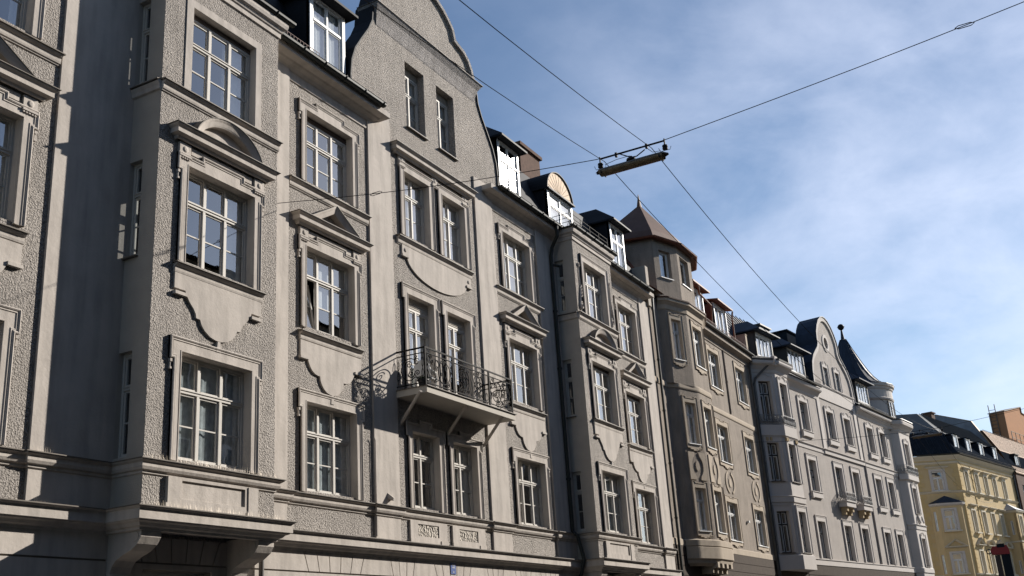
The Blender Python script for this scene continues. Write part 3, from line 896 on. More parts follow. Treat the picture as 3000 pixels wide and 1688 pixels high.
# ground storey windows
for i, (a, b_) in enumerate(GW):
    window(H, ID, a, b_, 0.9 if i != 2 else -.1, 3.66, cols=3 if b_-a > 1.5 else 2, tr=.72, d=-.2, munt=False, name='window' if i != 2 else 'house_door')

# dormers
def dormer(parent, fr, c_, hw_, z0, z1, dd, kind='flat', roofm=None, facem=None, sash=None, cols=2, ucols=None, depth=3.2, over=.28, rise=.25, glass=None, tr=.6, curtain=None, shutter=0, cheek=None):
    b = MB(fr)
    b.box(c_-hw_-.12, c_-hw_-.06, dd-depth, dd-.03, z0-.4, z1); b.box(c_+hw_+.06, c_+hw_+.12, dd-depth, dd-.03, z0-.4, z1); b.box(c_-hw_-.06, c_+hw_+.06, dd-depth, dd-.04, z0-.4, z0-.13)
    o = b.build('dormer', cheek or roofm or ROOFD, parent)
    f_ = MB(fr)
    f_.plate([(c_-hw_-.12, z0-.12), (c_-hw_-.12, z1+.06), (c_+hw_+.12, z1+.06), (c_+hw_+.12, z0-.12)], [rect(c_-hw_, c_+hw_, z0, z1-.05)], dd-.12, dd)
    f_.build('dormer_face', facem or WHITE, o)
    window_sub(o, fr, c_-hw_, c_+hw_, z0, z1-.05, dd-.03, cols, ucols, tr, sash or WHITE, glass, curtain, shutter)
    r = MB(fr)
    a, e = c_-hw_-over, c_+hw_+over
    if kind == 'flat':
        zt = z1+.06
        r.add([(a, dd+over, zt), (e, dd+over, zt), (e, dd+over, zt+.08), (a, dd+over, zt+.08),
               (a, dd-depth, zt+rise), (e, dd-depth, zt+rise), (e, dd-depth, zt+rise+.08), (a, dd-depth, zt+rise+.08)],
              [(0,1,2,3),(4,5,6,7),(0,1,5,4),(3,2,6,7),(0,3,7,4),(1,2,6,5)])
    elif kind == 'hip':
        zt = z1+.04; m_ = (a+e)/2
        r.add([(a, dd+over, zt), (e, dd+over, zt), (m_, dd-.85, zt+1.0), (m_, dd-depth, zt+1.0), (a, dd-depth, zt), (e, dd-depth, zt),
               (a, dd+over, zt-.07), (e, dd+over, zt-.07), (a, dd-depth, zt-.07), (e, dd-depth, zt-.07)],
              [(0,1,2),(1,5,3,2),(0,2,3,4),(0,1,7,6),(0,4,8,6),(1,5,9,7),(6,7,9,8)])
    elif kind == 'round':
        zt = z1+.02
        ar = arc((c_, zt), hw_+.16, 180, 0, 20, .95)
        r.vsweep(ar, [(0, dd-depth), (.0, dd+.06), (.035, dd+.06), (.035, dd-depth)])
        r.box(c_-hw_-.2, c_+hw_+.2, dd, dd+.12, zt-.03, zt+.03)
        fa = MB(fr); fa.plate(ar, [], dd-.05, dd+.01)
        for k_ in range(1, 12):
            an = R(180-15*k_)
            fa.vsweep([(c_+.1*math.cos(an), zt+.06*math.sin(an)), (c_+(hw_+.12)*math.cos(an), zt+.9*math.sin(an))], [(-.012, dd+.01), (0, dd+.018), (.012, dd+.01)])
        fa.build('fan_gable', FANM, o)
    r.build('dormer_roof', roofm or ROOFD, o)
    return o
def window_sub(o, fr, u0, u1, z0, z1, d, cols, ucols, tr, sash, glass, curtain, shutter, frame=None):
    w = MB(fr); g = MB(fr); fw = .05; t = .06
    ucols = ucols or cols
    top = z1-shutter
    w.box(u0, u0+fw, d-t, d, z0, top); w.box(u1-fw, u1, d-t, d, z0, top)
    w.box(u0+fw, u1-fw, d-t, d, top-fw, top); w.box(u0+fw, u1-fw, d-t, d+.01, z0, z0+fw)
    if shutter: w.box(u0, u1, d-t, d+.05, top, z1)
    rows = [(z0+fw, top-fw, cols)]
    if tr < .99:
        zt = z0+(top-z0)*tr
        w.box(u0+fw, u1-fw, d-t, d+.015, zt-.035, zt+.035)
        rows = [(z0+fw, zt-.035, cols), (zt+.035, top-fw, ucols)]
    for (a, b, nc) in rows:
        W = (u1-u0-2*fw)/nc
        for i in range(nc):
            x0 = u0+fw+W*i; x1 = x0+W
            if i: w.box(x0-.03, x0+.03, d-t, d+.006, a, b); x0 += .03
            if i < nc-1: x1 -= .03
            s = .035
            w.box(x0, x0+s, d-.05, d-.012, a, b); w.box(x1-s, x1, d-.05, d-.012, a, b)
            w.box(x0+s, x1-s, d-.05, d-.012, a, a+s); w.box(x0+s, x1-s, d-.05, d-.012, b-s, b)
            g.quad((x0+s, d-.03, a+s), (x1-s, d-.03, a+s), (x1-s, d-.03, b-s), (x0+s, d-.03, b-s))
    w.build('dormer_window', sash, o)
    g.build('pane', glass or GLASS, o)
    c = MB(fr)
    c.quad((u0, d-.9, z0), (u1, d-.9, z0), (u1, d-.9, z1), (u0, d-.9, z1))
    c.build('dormer_dark_backing', ROOM_SHADE, o)
    if curtain:
        c = MB(fr)
        for (ca, cb) in curtain:
            a_, b_ = u0+(u1-u0)*ca, u0+(u1-u0)*cb
            k = max(6, int((b_-a_)/.06)); pts = [(a_+(b_-a_)*i/k, d-.10+.02*math.sin(i*1.9)) for i in range(k+1)]
            c.add([(x, q, z0) for x, q in pts]+[(x, q, top) for x, q in pts], [(i, i+1, k+2+i, k+1+i) for i in range(k)])
        c.build('curtain', CURT, o, smooth=True)
dormer(H, ID, 20.12, .64, 17.0, 18.85, -.05, kind='hip', over=.32, curtain=[(.0, 1)], tr=.62)
dormer(H, ID, 30.45, .64, 17.0, 18.85, -.15, kind='hip', over=.30, glass=GLASS_SUN, tr=.62)
dormer(H, ID, 34.45, .95, 16.75, 18.25, -.12, kind='round', glass=GLASS_SUN, tr=.66, curtain=[(0, 1)])
dormer(H, ID, 40.1, .62, 17.0, 18.95, -.15, kind='hip', over=.32, curtain=[(0, 1)], tr=.62)
dormer(H, ID, 10.2, .64, 17.0, 18.85, -.15, kind='hip', over=.30)
dormer(H, ID, 15.5, .95, 16.75, 18.25, -.55, kind='round')
snow_guard(H, 17.4, 19.3, .30, 16.55, h=.25); snow_guard(H, 29.0, 29.6, .2, 16.55)
snow_guard(H, 31.3, 33.0, .2, 16.5, step=.09); snow_guard(H, 41.0, 41.9, .2, 16.5, m_=IRON)
b = MB()
for z_ in (16.62, 16.78, 16.95): b.box(33.2, 36.5, PD+.0, PD+.02, z_, z_+.015); b.box(33.15, 33.17, .1, PD+.02, z_, z_+.015)
x = 33.2
while x < 36.6: b.box(x-.01, x+.01, PD, PD+.02, 16.42, 16.97); b.tube([(x, PD+.01, 16.8), (x+.12, PD-.3, 16.42)], .009, 4); x += .82
b.build('roof_railing', IRON, H)
# chimney
ch = MB(); ch.box(36.9, 38.75, -3.6, -2.9, 19, 22.35); ch.box(36.8, 38.85, -3.7, -2.8, 22.35, 22.5); 
ch.build('chimney', BRICK, H)
# downpipes
downpipe(H, [(32.55, .52, 16.3), (32.6, .50, 15.95), (32.72, .2, 15.6), (32.72, .13, 15.3), (32.72, .12, 9), (32.72, .12, 5.55), (32.72, .28, 5.4), (32.72, .45, 4.6), (32.72, .30, 4.15), (32.72, .13, 3.9), (32.72, .12, 0)], .065, GUTTER)
downpipe(H, [(17.52, .30, 4.2), (17.52, .14, 4.0), (17.52, .12, 0)], .055)
b = MB(); b.tube([(32.78, .16, 14.95), (33.0, .34, 14.92)], .05, 8); b.build('pipe_branch', GUTTER, H)
# bird spikes
def spikes(fr, a, b_, d, z):
    sp = MB(fr)
    n = int((b_-a)/.035)
    for i in range(n):
        x = a+(b_-a)*i/n; dx = random.uniform(-.035, .035); dd = random.uniform(-.02, .03); h = random.uniform(.10, .15)
        sp.add([(x-.0022, d, z), (x+.0022, d, z), (x+dx, d+dd, z+h)], [(0, 1, 2)])
    sp.box(a, b_, d-.02, d+.02, z-.004, z+.003)
    sp.build('bird_spikes', SPIKE, H)
for (cc, hw, ow) in BAYS[:1]:
    spikes(FB, cc-hw, cc+hw, .12, 5.47); spikes(FB, cc-hw, cc+hw, .2, 4.61); spikes(FB, cc-hw, cc+hw, .28, 4.61)
    spikes(Frame((cc-hw, 0), (cc-hw, PD)), 0, PD, .2, 4.61)
spikes(ID, 11.9, 13.5, .12, 5.47); spikes(ID, 11.9, 13.3, .22, 4.61); spikes(ID, 17.15, 17.5, .2, 4.61); 
# stucco scrolls beside the top window of the right-hand bay
def spiral(c, r0, r1, turns, a0=0, n=40, sgn=1):
    return [(c[0]+(r0+(r1-r0)*i/n)*math.cos(R(a0)+sgn*2*math.pi*turns*i/n), c[1]+(r0+(r1-r0)*i/n)*math.sin(R(a0)+sgn*2*math.pi*turns*i/n)) for i in range(n+1)]
for q in (-1, 1):
    sc_ = MB(FB)
    x = 34.82+q*1.36
    P = spiral((x, 13.45), .03, .16, 1.7, 0, 36, -q)
    sc_.tube([(u, .03, z) for u, z in P], .035, 6)
    P = [(x+q*.12, 13.5), (x+q*.05, 13.9), (x-q*.02, 14.2), (x, 14.6), (x, 15.0)]
    sc_.tube([(u, .03, z) for u, z in P], .03, 6, [1.3, 1.2, .8, .6, .5])
    for j in range(4): sc_.tube([(x+q*.06, .03, 13.75+.12*j), (x-q*.06, .04, 13.82+.12*j), (x-q*.11, .03, 13.92+.12*j)], .03, 5, [.5, 1, .3])
    P = spiral((x, 15.0), .02, .09, 1.3, 90, 20, q)
    sc_.tube([(u, .03, z) for u, z in P], .025, 6)
    sc_.build('stucco_scroll', SMOOTH, H)
# house number plate, wall vent, cable
b = MB(); b.box(25.08, 25.34, .036, .05, 3.93, 4.23); np_ = b.build('house_number_plate', BLUE, H)
def text(parent, s, u, d, z, size, m_, fr=ID, name='lettering'):
    cu = bpy.data.curves.new('t', 'FONT'); cu.body = s; cu.size = size; cu.extrude = 0.003; cu.align_x = 'CENTER'
    ob = bpy.data.objects.new('t', cu); col.objects.link(ob)
    dg = bpy.context.evaluated_depsgraph_get()
    me = bpy.data.meshes.new_from_object(ob.evaluated_get(dg))
    bpy.data.objects.remove(ob)
    o = bpy.data.objects.new(name, me); col.objects.link(o)
    s0 = PART['s0']
    for v in me.vertices:
        x_, y_, z_ = v.co
        p_ = fr(u+x_, d+z_, z+y_)
        v.co = (p_[0]-s0, -p_[1], p_[2])
    me.materials.clear(); me.materials.append(m_)
    o.parent = parent.e if isinstance(parent, House) else parent
    return o
text(np_, "22", 25.21, .052, 4.09, .13, WENAM)
text(np_, "Bei", 25.21, .052, 3.97, .055, WENAM)
b = MB(); b.add([(22.22, .055, 5.66), (22.36, .055, 5.62), (22.36, .055, 5.76), (22.22, .055, 5.80), (22.27, .2, 5.60), (22.35, .2, 5.60), (22.35, .2, 5.66), (22.27, .2, 5.67)], [(0,1,5,4),(1,2,6,5),(2,3,7,6),(3,0,4,7),(4,5,6,7)])
b.build('wall_vent', SMOOTH, H)
b = MB(); b.tube([(21.72, .07, 4.7), (21.72, .075, 7.05), (21.66, .08, 7.12)], .012, 5); b.build('wall_cable', SMOOTH, H)

# balcony ---------------------------------------------------------------
bal = MB(); bal.box(22.75, 27.53, -.02, 1.0, 8.32, 8.49)
bo = bal.build('balcony', CONCRETE, H)
b = MB(); b.box(22.72, 27.56, 0, 1.04, 8.488, 8.505); b.build('balcony_edge_strip', SHEET, bo)
for (x0, x1) in ((22.58, 22.98), (24.85, 25.25), (26.85, 27.3)):
    b = MB(); b.tube([(x0, .92, 8.33), (x1, 0.0, 7.68)], .045, 8); b.build('balcony_strut', SMOOTH, bo)
rl = MB()
def bar(a, b_, r=.011): rl.tube([a, b_], r, 5)
DR = .95
tops = 9.54; mid = 9.40; low = 8.60
cor = [(22.78, 0.02), (22.78, DR), (27.45, DR), (27.45, 0.02)]
for i in range(3):
    p, q = cor[i], cor[i+1]
    for z_, hh in ((tops, .02), (mid, .009), (low, .010)):
        if p[0] == q[0]: rl.box(p[0]-.016, p[0]+.016, p[1], q[1], z_-hh, z_+hh)
        else: rl.box(p[0], q[0], p[1]-.016, p[1]+.016, z_-hh, z_+hh)
for s_ in (22.78, 24.15, 26.12, 27.45): rl.box(s_-.024, s_+.024, DR-.022, DR+.022, 8.5, 9.55)
for s_ in (22.78, 27.45): rl.box(s_-.015, s_+.015, 0.0, .03, 8.5, 9.55)
def circ(f, c, r, ry=None, r_t=.012, a0=0, a1=360, n=28):
    P = [f(c[0]+r*math.cos(R(a0+(a1-a0)*i/n)), c[1]+(ry or r)*math.sin(R(a0+(a1-a0)*i/n))) for i in range(n+1)]
    rl.tube(P, r_t, 5)
def curl(f, c, r, a0, sg, turns=1.4, r_t=.012):
    P = spiral(c, .012, r, turns, a0, 30, sg); rl.tube([f(u, z) for u, z in P], r_t, 5)
def path(f, pts, r_t=.012):
    # Catmull-Rom smoothing
    P = [Vector((p[0], p[1])) for p in pts]; out = []
    for i in range(len(P)-1):
        p0 = P[max(i-1, 0)]; p1 = P[i]; p2 = P[i+1]; p3 = P[min(i+2, len(P)-1)]
        for k_ in range(6):
            t = k_/6
            v = 0.5*((2*p1)+(p2-p0)*t+(2*p0-5*p1+4*p2-p3)*t*t+(3*p1-p0-3*p2+p3)*t**3)
            out.append(f(v.x, v.y))
    out.append(f(P[-1].x, P[-1].y)); rl.tube(out, r_t, 5)
def panel_side(f, w):
    """C scroll panel, u from 0 to w, z 0..0.8"""
    for u in (.08, w-.08):
        bar(f(u, 0), f(u, .8), .008)
        for q in (-1, 1): path(f, [(u, .15), (u+q*.035, .22), (u+q*.03, .32), (u, .4), (u+q*.035, .5), (u+q*.03, .6), (u+q*.012, .68)], .007)
    c = w/2
    path(f, [(c+.22, .74), (c+.14, .66), (c, .70), (c-.16, .66), (c-.27, .50), (c-.27, .32), (c-.16, .16), (c, .11), (c+.14, .18), (c+.24, .14), (c+.3, .1)], .014)
    curl(f, (c-.04, .54), .11, 0, 1, 1.5, .013); curl(f, (c+.02, .28), .11, 180, 1, 1.5, .013)
    curl(f, (c+.20, .58), .09, 180, -1, 1.4, .013); curl(f, (c+.22, .28), .09, 90, 1, 1.4, .013)
    path(f, [(c+.06, .48), (c+.0, .40), (c-.03, .34)], .009)
    curl(f, (c+.18, .72), .06, 200, 1, 1.2, .009)
def panel_front(f, w):
    for u in (.07, w-.07):
        bar(f(u, 0), f(u, .8), .007)
        for q in (-1, 1): path(f, [(u, .12), (u+q*.03, .2), (u+q*.03, .3), (u, .4), (u+q*.03, .5), (u+q*.03, .6), (u, .68)], .007)
    c = w/2
    circ(f, (c-.10, .42), .15, .27); circ(f, (c+.10, .38), .15, .27)
    for (x, z, sg) in ((c-.34, .60, 1), (c-.36, .30, -1), (c+.34, .56, -1), (c+.33, .24, 1), (c-.12, .48, 1), (c+.13, .34, -1), (c-.42, .72, 1), (c+.42, .10, 1), (c+.2, .7, -1), (c-.22, .12, -1)):
        curl(f, (x, z), .075, random.randint(0, 360), sg, 1.4, .012)
    path(f, [(.1, .45), (.22, .62), (c-.18, .7), (c, .62), (c+.2, .74), (w-.2, .62), (w-.1, .4)]); path(f, [(.1, .35), (.25, .14), (c-.15, .1), (c, .18), (c+.2, .08), (w-.22, .2), (w-.1, .42)])
def panel_mid(f, w):
    for u in (.07, w-.07, .15, w-.15):
        bar(f(u, 0), f(u, .8), .007)
    for c in (w*.30, w*.70):
        for an in (45, 135, 225, 315):
            circ(f, (c+.10*math.cos(R(an)), .4+.11*math.sin(R(an))), .17, .19, .012)
        for (x, z, sg) in ((c-.2, .68, 1), (c+.2, .68, -1), (c-.2, .12, -1), (c+.2, .12, 1), (c, .72, 1), (c, .1, -1)):
            curl(f, (x, z), .065, 90, sg, 1.3, .011)
    c = w/2
    path(f, [(c-.02, .8), (c-.05, .55), (c-.02, .4), (c-.05, .2), (c-.02, 0)]); path(f, [(c+.02, .8), (c+.05, .55), (c+.02, .4), (c+.05, .2), (c+.02, 0)])
panel_side(lambda u, z: (22.78, .03+u, low+z), .92)
panel_side(lambda u, z: (27.45, .03+u, low+z), .92)
panel_front(lambda u, z: (22.80+u, DR, low+z), 1.33)
panel_mid(lambda u, z: (24.17+u, DR, low+z), 1.93)
panel_front(lambda u, z: (26.14+u, DR, low+z), 1.29)
rl.build('railing', IRON, bo)
# things standing on the balcony
def top(o, label, cat, group=None):
    o['label'] = label; o['category'] = cat
    if group: o['group'] = group
    return o
def thing(name, loc, label, cat, group=None, rz=0):
    o = bpy.data.objects.new(name, None); col.objects.link(o); o.location = loc; o.rotation_euler = (0, 0, rz)
    PART['s0'] = 0.0
    return top(o, label, cat, group)
t = thing('potted_plant', (23.02, 15.5-.72, 8.505), 'dark flower pot with a low plant, standing at the corner of the iron balcony', 'potted plant')
b = MB(); b.lathe((0, 0), [(0, 0), (.10, 0), (.14, .2), (.155, .2), (.155, .235), (.13, .235), (.12, .2), (0, .2)], 18); b.build('flower_pot', POT, t)
b = MB()
for i in range(160):
    a_ = random.uniform(0, 6.28); r_ = random.uniform(0, .15); z_ = .2+random.uniform(0, .10); s_ = .022
    dx, dy = math.cos(a_), math.sin(a_)
    b.add([(r_*dx, r_*dy, z_), (r_*dx+s_*dy, r_*dy-s_*dx, z_+.015), (r_*dx+s_*2*dx, r_*dy+s_*2*dy, z_+.03), (r_*dx-s_*dy, r_*dy+s_*dx, z_+.015)], [(0, 1, 2, 3)])
b.build('leaves', PLANT, t)
t = thing('garden_chair', (23.45, 15.5-.42, 8.505), 'white plastic chair behind the balcony railing beside the door', 'chair', rz=R(100))
b = MB(); b.plate(arc((0, .62), .24, 200, -20, 16, .3)+[(.24, .40), (-.24, .40)], [], -.01, .015, back=True); b.build('backrest', PLASTIC, t)
b = MB(); b.box(-.24, .24, .0, .44, .40, .43); b.build('seat', PLASTIC, t)
for (x, y) in ((-.22, .02), (.22, .02), (-.22, .42), (.22, .42)):
    b = MB(); b.tube([(x, y, 0), (x*.92, y, .41)], .02, 8); b.build('leg', PLASTIC, t)
for x in (-.25, .25):
    b = MB(); b.tube([(x, .0, .62), (x, .4, .60), (x, .42, .42)], .018, 6); b.build('armrest', PLASTIC, t)

# ================================================================ STREET LAMPS AND WIRES
def lamp(x, label, wiregroup):
    y0, y1 = 5.80, 7.32; z = 10.62; yc = (y0+y1)/2
    t = thing('street_lamp', (x, yc, z), label, 'street lamp', 'lamps hung on wires across the street')
    L = (y1-y0)/2
    # hood: rounded-end trough, local axis along y
    b = MB()
    ring = []
    secs = []
    for i in range(17):
        s = -1+2*i/16
        yy = s*L
        k_ = max(0.0, (abs(s)-.80)/.20)
        wd = .12*math.sqrt(max(0.03, 1-k_*k_*.93)); ht = .085*math.sqrt(max(.08, 1-k_*k_*.8))
        secs.append((yy, wd, ht))
    n = 12; vs = []
    for (yy, wd, ht) in secs:
        for j in range(n+1):
            a_ = R(15+150*j/n); vs.append((wd*math.cos(a_), -yy, ht*math.sin(a_)))
    fs = [(i*(n+1)+j, i*(n+1)+j+1, (i+1)*(n+1)+j+1, (i+1)*(n+1)+j) for i in range(16) for j in range(n)]
    b.add(vs, fs); b.build('lamp_hood', LAMPM, t, smooth=True)
    b = MB(); vs = []
    for (yy, wd, ht) in secs[1:-1]:
        for j in range(n+1):
            a_ = R(163+214*j/n); vs.append((wd*.97*math.cos(a_), -yy, .0+ht*.8*math.sin(a_)))
    b.add(vs, [(i*(n+1)+j, i*(n+1)+j+1, (i+1)*(n+1)+j+1, (i+1)*(n+1)+j) for i in range(14) for j in range(n)])
    b.build('lamp_glass', LAMPG, t, smooth=True)
    b = MB(); vs = []
    for (yy, wd, ht) in secs[2:-2]:
        for j in range(4):
            a_ = R(280+24*j); vs.append((wd*.99*math.cos(a_), -yy, .0+ht*.83*math.sin(a_)))
    b.add(vs, [(i*4+j, i*4+j+1, (i+1)*4+j+1, (i+1)*4+j) for i in range(12) for j in range(3)])
    b.build('rust_stain', LAMPR, t, smooth=True)
    b = MB()
    for s in (-.80, .80): b.box(-.125, .125, s*L-.012, s*L+.012, -.05, .0)
    b.build('end_clamp', POSTM, t)
    b = MB(); zz = .30
    b.tube([(0, .72, zz), (0, -.66, zz)], .011, 6)
    for q in (.71, -.65):
        b.box(-.012, .012, q-.012, q+.012, zz-.1, zz+.05); b.lathe((0, q), [(0, zz-.19), (.05, zz-.18), (.055, zz-.15), (.03, zz-.14), (.055, zz-.12), (.05, zz-.09), (0, zz-.08)], 10)
        b.tube([(0, q+.12, zz-.14), (0, q+.10, zz-.20), (0, q-.1, zz-.20), (0, q-.13, zz-.12)], .006, 4)
    for q in (-.30, .34): b.box(-.022, .022, q-.022, q+.022, zz-.05, zz+.045)
    b.tube([(0, .30, zz-.06), (0, .12, zz-.15), (0, .0, zz-.14), (0, -.10, zz-.08), (0, -.26, zz+.02), (0, -.30, zz)], .012, 6)
    b.tube([(0, .62, zz-.18), (0, .45, zz-.16), (0, .34, zz-.04)], .006, 4); b.tube([(0, -.02, zz-.1), (0, -.3, zz-.1), (0, -.55, zz-.14)], .006, 4)
    b.lathe((0, 0), [(.10, .09), (.09, .13), (.04, .15), (.03, .18), (0, .18)], 12)
    b.build('hanger_bracket', POSTM, t)
    return t
lamp(17.98, 'long rust-streaked street lamp hanging against the sky over the street', None)
lamp(55.0, 'smaller far street lamp hanging in front of the yellow house roof', None)
def span(x, ya, za, zl, yb, zb, label):
    # from facade anchor (larger y) via lamp ends to the other side; thickness kept real
    b = MB()
    pts = [(x, -ya, za)]
    for i in range(1, 12):
        t = i/12; pts.append((x, -(ya+(7.30-ya)*t), za+(zl-za)*t-.10*math.sin(math.pi*t)))
    pts += [(x, -7.28, zl), (x, -5.86, zl)]
    for i in range(1, 12):
        t = i/12; pts.append((x, -(5.86+(yb-5.86)*t), zl+(zb-zl)*t-.06*math.sin(math.pi*t)))
    pts.append((x, -yb, zb))
    b.tube(pts, .0085, 4)
    o = b.build('span_wire', WIRE); top(o, label, 'wire', 'span wires carrying the lamps')
    for yy in (12.6, .29):
        tt = (ya-yy)/(ya-7.3) if yy > 7 else (yy-5.86)/(yb-5.86)
        zz = (za+(zl-za)*tt-.10*math.sin(math.pi*tt)) if yy > 7 else zl+(zb-zl)*tt-.06*math.sin(math.pi*tt)
        q = MB(); q.tube([(x, -yy-.16, zz), (x, -yy-.10, zz+.03), (x, -yy+.10, zz+.03), (x, -yy+.16, zz), (x, -yy+.10, zz-.03), (x, -yy-.10, zz-.03), (x, -yy-.16, zz)], .008, 5)
        q.build('turnbuckle', WIRE, o)
span(17.98, 15.42, 12.16, 10.94, -3.0, 11.85, 'cross wire from the grey house facade to the near hanging lamp')
span(55.0, 15.3, 11.6, 10.92, -3.0, 11.8, 'thin cross wire in front of the pale house carrying the far lamp')
def cable(y, label):
    b = MB(); pts = []
    for (xa, xb, sag) in ((-19.0, 17.98, 1.15), (17.98, 55.0, 1.15), (55.0, 92.0, 1.1)):
        for i in range(24):
            t = i/24; pts.append((xa+(xb-xa)*t, -y, 10.85-sag*4*t*(1-t)))
    pts.append((92, -y, 10.85))
    b.tube(pts, .0085, 4); o = b.build('lamp_cable', WIRE); top(o, label, 'wire', 'cables along the street')
cable(6.12, 'cable along the street meeting the right end of the near lamp')
cable(7.12, 'cable along the street meeting the left end of the near lamp')

# ================================================================ BROWN HOUSE WITH COPPER ROOF
def facets(pts, round_r=0.0, n=5):
    """plan polyline with rounded inner points"""
    if not round_r: return list(pts)
    out = [pts[0]]
    for i in range(1, len(pts)-1):
        p, a, b = Vector(pts[i]), Vector(pts[i-1]), Vector(pts[i+1])
        u = (a-p).normalized(); v = (b-p).normalized()
        t = round_r
        for k in range(n+1):
            q = k/n
            out.append(tuple((p+u*t)*(1-q)**2+p*2*q*(1-q)+(p+v*t)*q*q))
    out.append(pts[-1])
    return out
def oriel(parent, pts, z0, z1, holes, m_, rr=0.0, name='oriel_wall'):
    """holes[i]: list of rects (u0,u1,z0,z1) on facet i; returns facet frames"""
    frs = []
    for i in range(len(pts)-1):
        a, b = pts[i], pts[i+1]
        fr = Frame(a, b); L = fr.L
        e0 = rr if i > 0 else 0.0; e1 = rr if i < len(pts)-2 else 0.0
        w = MB(fr); w.plate(rect(e0, L-e1, z0, z1), [rect(*h) for h in holes.get(i, [])], -.22, 0)
        w.build(name, m_, parent); frs.append(fr)
        if i > 0 and rr:
            p = Vector(a); u = (Vector(pts[i-1])-p).normalized(); v = (Vector(b)-p).normalized()
            P = [tuple((p+u*rr)*(1-q/6)**2+p*2*(q/6)*(1-q/6)+(p+v*rr)*(q/6)**2) for q in range(7)]
            w = MB(); w.hsweep(P, [(0, z0), (0, z1)], cap=False); w.build('rounded_corner', m_, parent, smooth=True)
    return frs
def flat_surround(parent, fr, a, b_, z0, z1, m_, side=.2, top=.28, bot=.21, d=.035, style='notch'):
    s = MB(fr)
    if style == 'notch':
        c = (a+b_)/2
        o_ = [(a-side, z0-bot), (a-side, z1+top), (c-.32, z1+top), (c-.32, z1+top-.07), (c+.32, z1+top-.07), (c+.32, z1+top), (b_+side, z1+top), (b_+side, z0-bot),
              (c+.38, z0-bot), (c+.38, z0-bot-.06), (c+.16, z0-bot-.06), (c+.16, z0-bot-.11), (c-.16, z0-bot-.11), (c-.16, z0-bot-.06), (c-.38, z0-bot-.06), (c-.38, z0-bot)]
    elif style == 'wave':
        c = (a+b_)/2; h = b_-a+2*side
        o_ = [(a-side, z0-.02), (a-side, z1+top-.12), (a-side+.05*h, z1+top-.02), (c-.24*h, z1+top-.06), (c-.16*h, z1+top+.04), (c, z1+top+.1), (c+.16*h, z1+top+.04), (c+.24*h, z1+top-.06), (b_+side-.05*h, z1+top-.02), (b_+side, z1+top-.12), (b_+side, z0-.02)]
    else:
        o_ = [(a-side, z0-.02), (a-side, z1+top), (b_+side, z1+top), (b_+side, z0-.02)]
    hole = rect(a, b_, z0+.001, z1)
    if style == 'notch': s.plate(o_, [hole], 0, d)
    else: s.plate(o_+[(b_, z0-.02), (b_, z1), (a, z1), (a, z0-.02)], [], 0, d)
    up = [p for p in o_ if p[1] > z1-0.3] if style != 'notch' else None
    if style != 'notch':
        s.vsweep(o_, [(0, d), (0, d+.03), (-.03, d+.03), (-.04, d)])
        s.vsweep([(p[0]*1.0, p[1]) for p in inset(o_, .09)][1:-1], [(0, d), (0, d+.018), (-.02, d+.018), (-.02, d)])
    else:
        s.vsweep(o_, [(0, d), (-.005, d+.02), (-.03, d+.02), (-.035, d)], closed=True)
    for bx in ((a-.001, a+.005, -.2, d-.002, z0, z1), (b_-.005, b_+.001, -.2, d-.002, z0, z1), (a, b_, -.2, d-.002, z1-.005, z1+.001)):
        s.box(*bx)
    o = s.build('window_surround', m_, parent)
    return o
def lintel_sill(parent, fr, a, b_, z0, m_, out=.09, h=.035):
    s = MB(fr); s.box(a-.05, b_+.05, -.2, out, z0-h, z0+.002); return s.build('sill', m_, parent)

H2 = House('apartment_house', 'brown stucco house with rounded corner oriel, pointed copper tower roof and oval reliefs', 'house', (0, 15.5), 0, 50.1)
FC = [(50.3, 51.98), (54.8, 56.45)]
FZ = [(13.82, 15.7), (10.08, 11.93), (6.33, 8.16)]
w = MB()
w.plate([(42.32, 5.72), (42.32, 16.6), (57.75, 16.6), (57.75, 5.72)], [rect(a, b, z0, z1) for (a, b) in FC for (z0, z1) in FZ], -.3, 0)
w.box(42.62, 42.9, -11, -.3, 0, 17.4); w.box(57.4, 57.7, -11, -.3, 0, 17.4); w.box(42.9, 57.4, -11.2, -11, 0, 17)
w.build('stucco_wall', BROWN, H2)
w = MB(); w.plate(rect(42.32, 57.75, -.15, 5.71), [], -.3, .02)
w.build('stone_base_wall', STONE, H2)
for i in range(8):
    pass
w = MB()
for i in range(14): w.box(42.4, 57.72, .02, .05, .1+i*.4, .48+i*.4)
w.build('stone_courses', STONE, H2)
OP = [(43.85, 0), (44.2, .35), (45.75, .78), (47.5, .78), (48.75, .35), (49.1, 0)]
OPU = [(43.72, 0), (43.92, .30), (45.4, .76), (47.55, .76), (48.95, .3), (49.15, 0)]
HLL = {1: (.38, 1.2), 2: (.35, 1.4), 3: (.35, .95)}
HLU = {1: (.30, 1.0), 2: (.55, 1.8), 3: (.35, .95)}
frs = oriel(H2, OP, 5.9, 12.55, {i: [(a, b, z0, z1) for (z0, z1) in FZ[1:]] for i, (a, b) in HLL.items()}, BROWN, .17)
frs2 = oriel(H2, OPU, 12.7, 16.3, {i: [(a, b, *FZ[0])] for i, (a, b) in HLU.items()}, BROWN, .05)
def h2win(fr, a, b, z0, z1, z):
    flat_surround(H2, fr, a, b, z0, z1, BEIGE, side=.17 if b-a < 1.4 else .2)
    lintel_sill(H2, fr, a, b, z0, WHITE, .08)
    window(H2, fr, a, b, z0, z1, d=-.13, cols=2, tr=.70, munt=False, frame=WHITE, curtain=[(0, 1, FROST, 0)] if random.random() < .7 else [(0, .4, CURT, 0), (.75, 1, CURT, 0)])
for i in (1, 2, 3):
    h2win(frs2[i], *HLU[i], *FZ[0], 0)
    for (z0, z1) in FZ[1:]: h2win(frs[i], *HLL[i], z0, z1, 0)
for (a, b) in FC:
    for (z0, z1) in FZ: h2win(ID, a, b, z0, z1, 0)
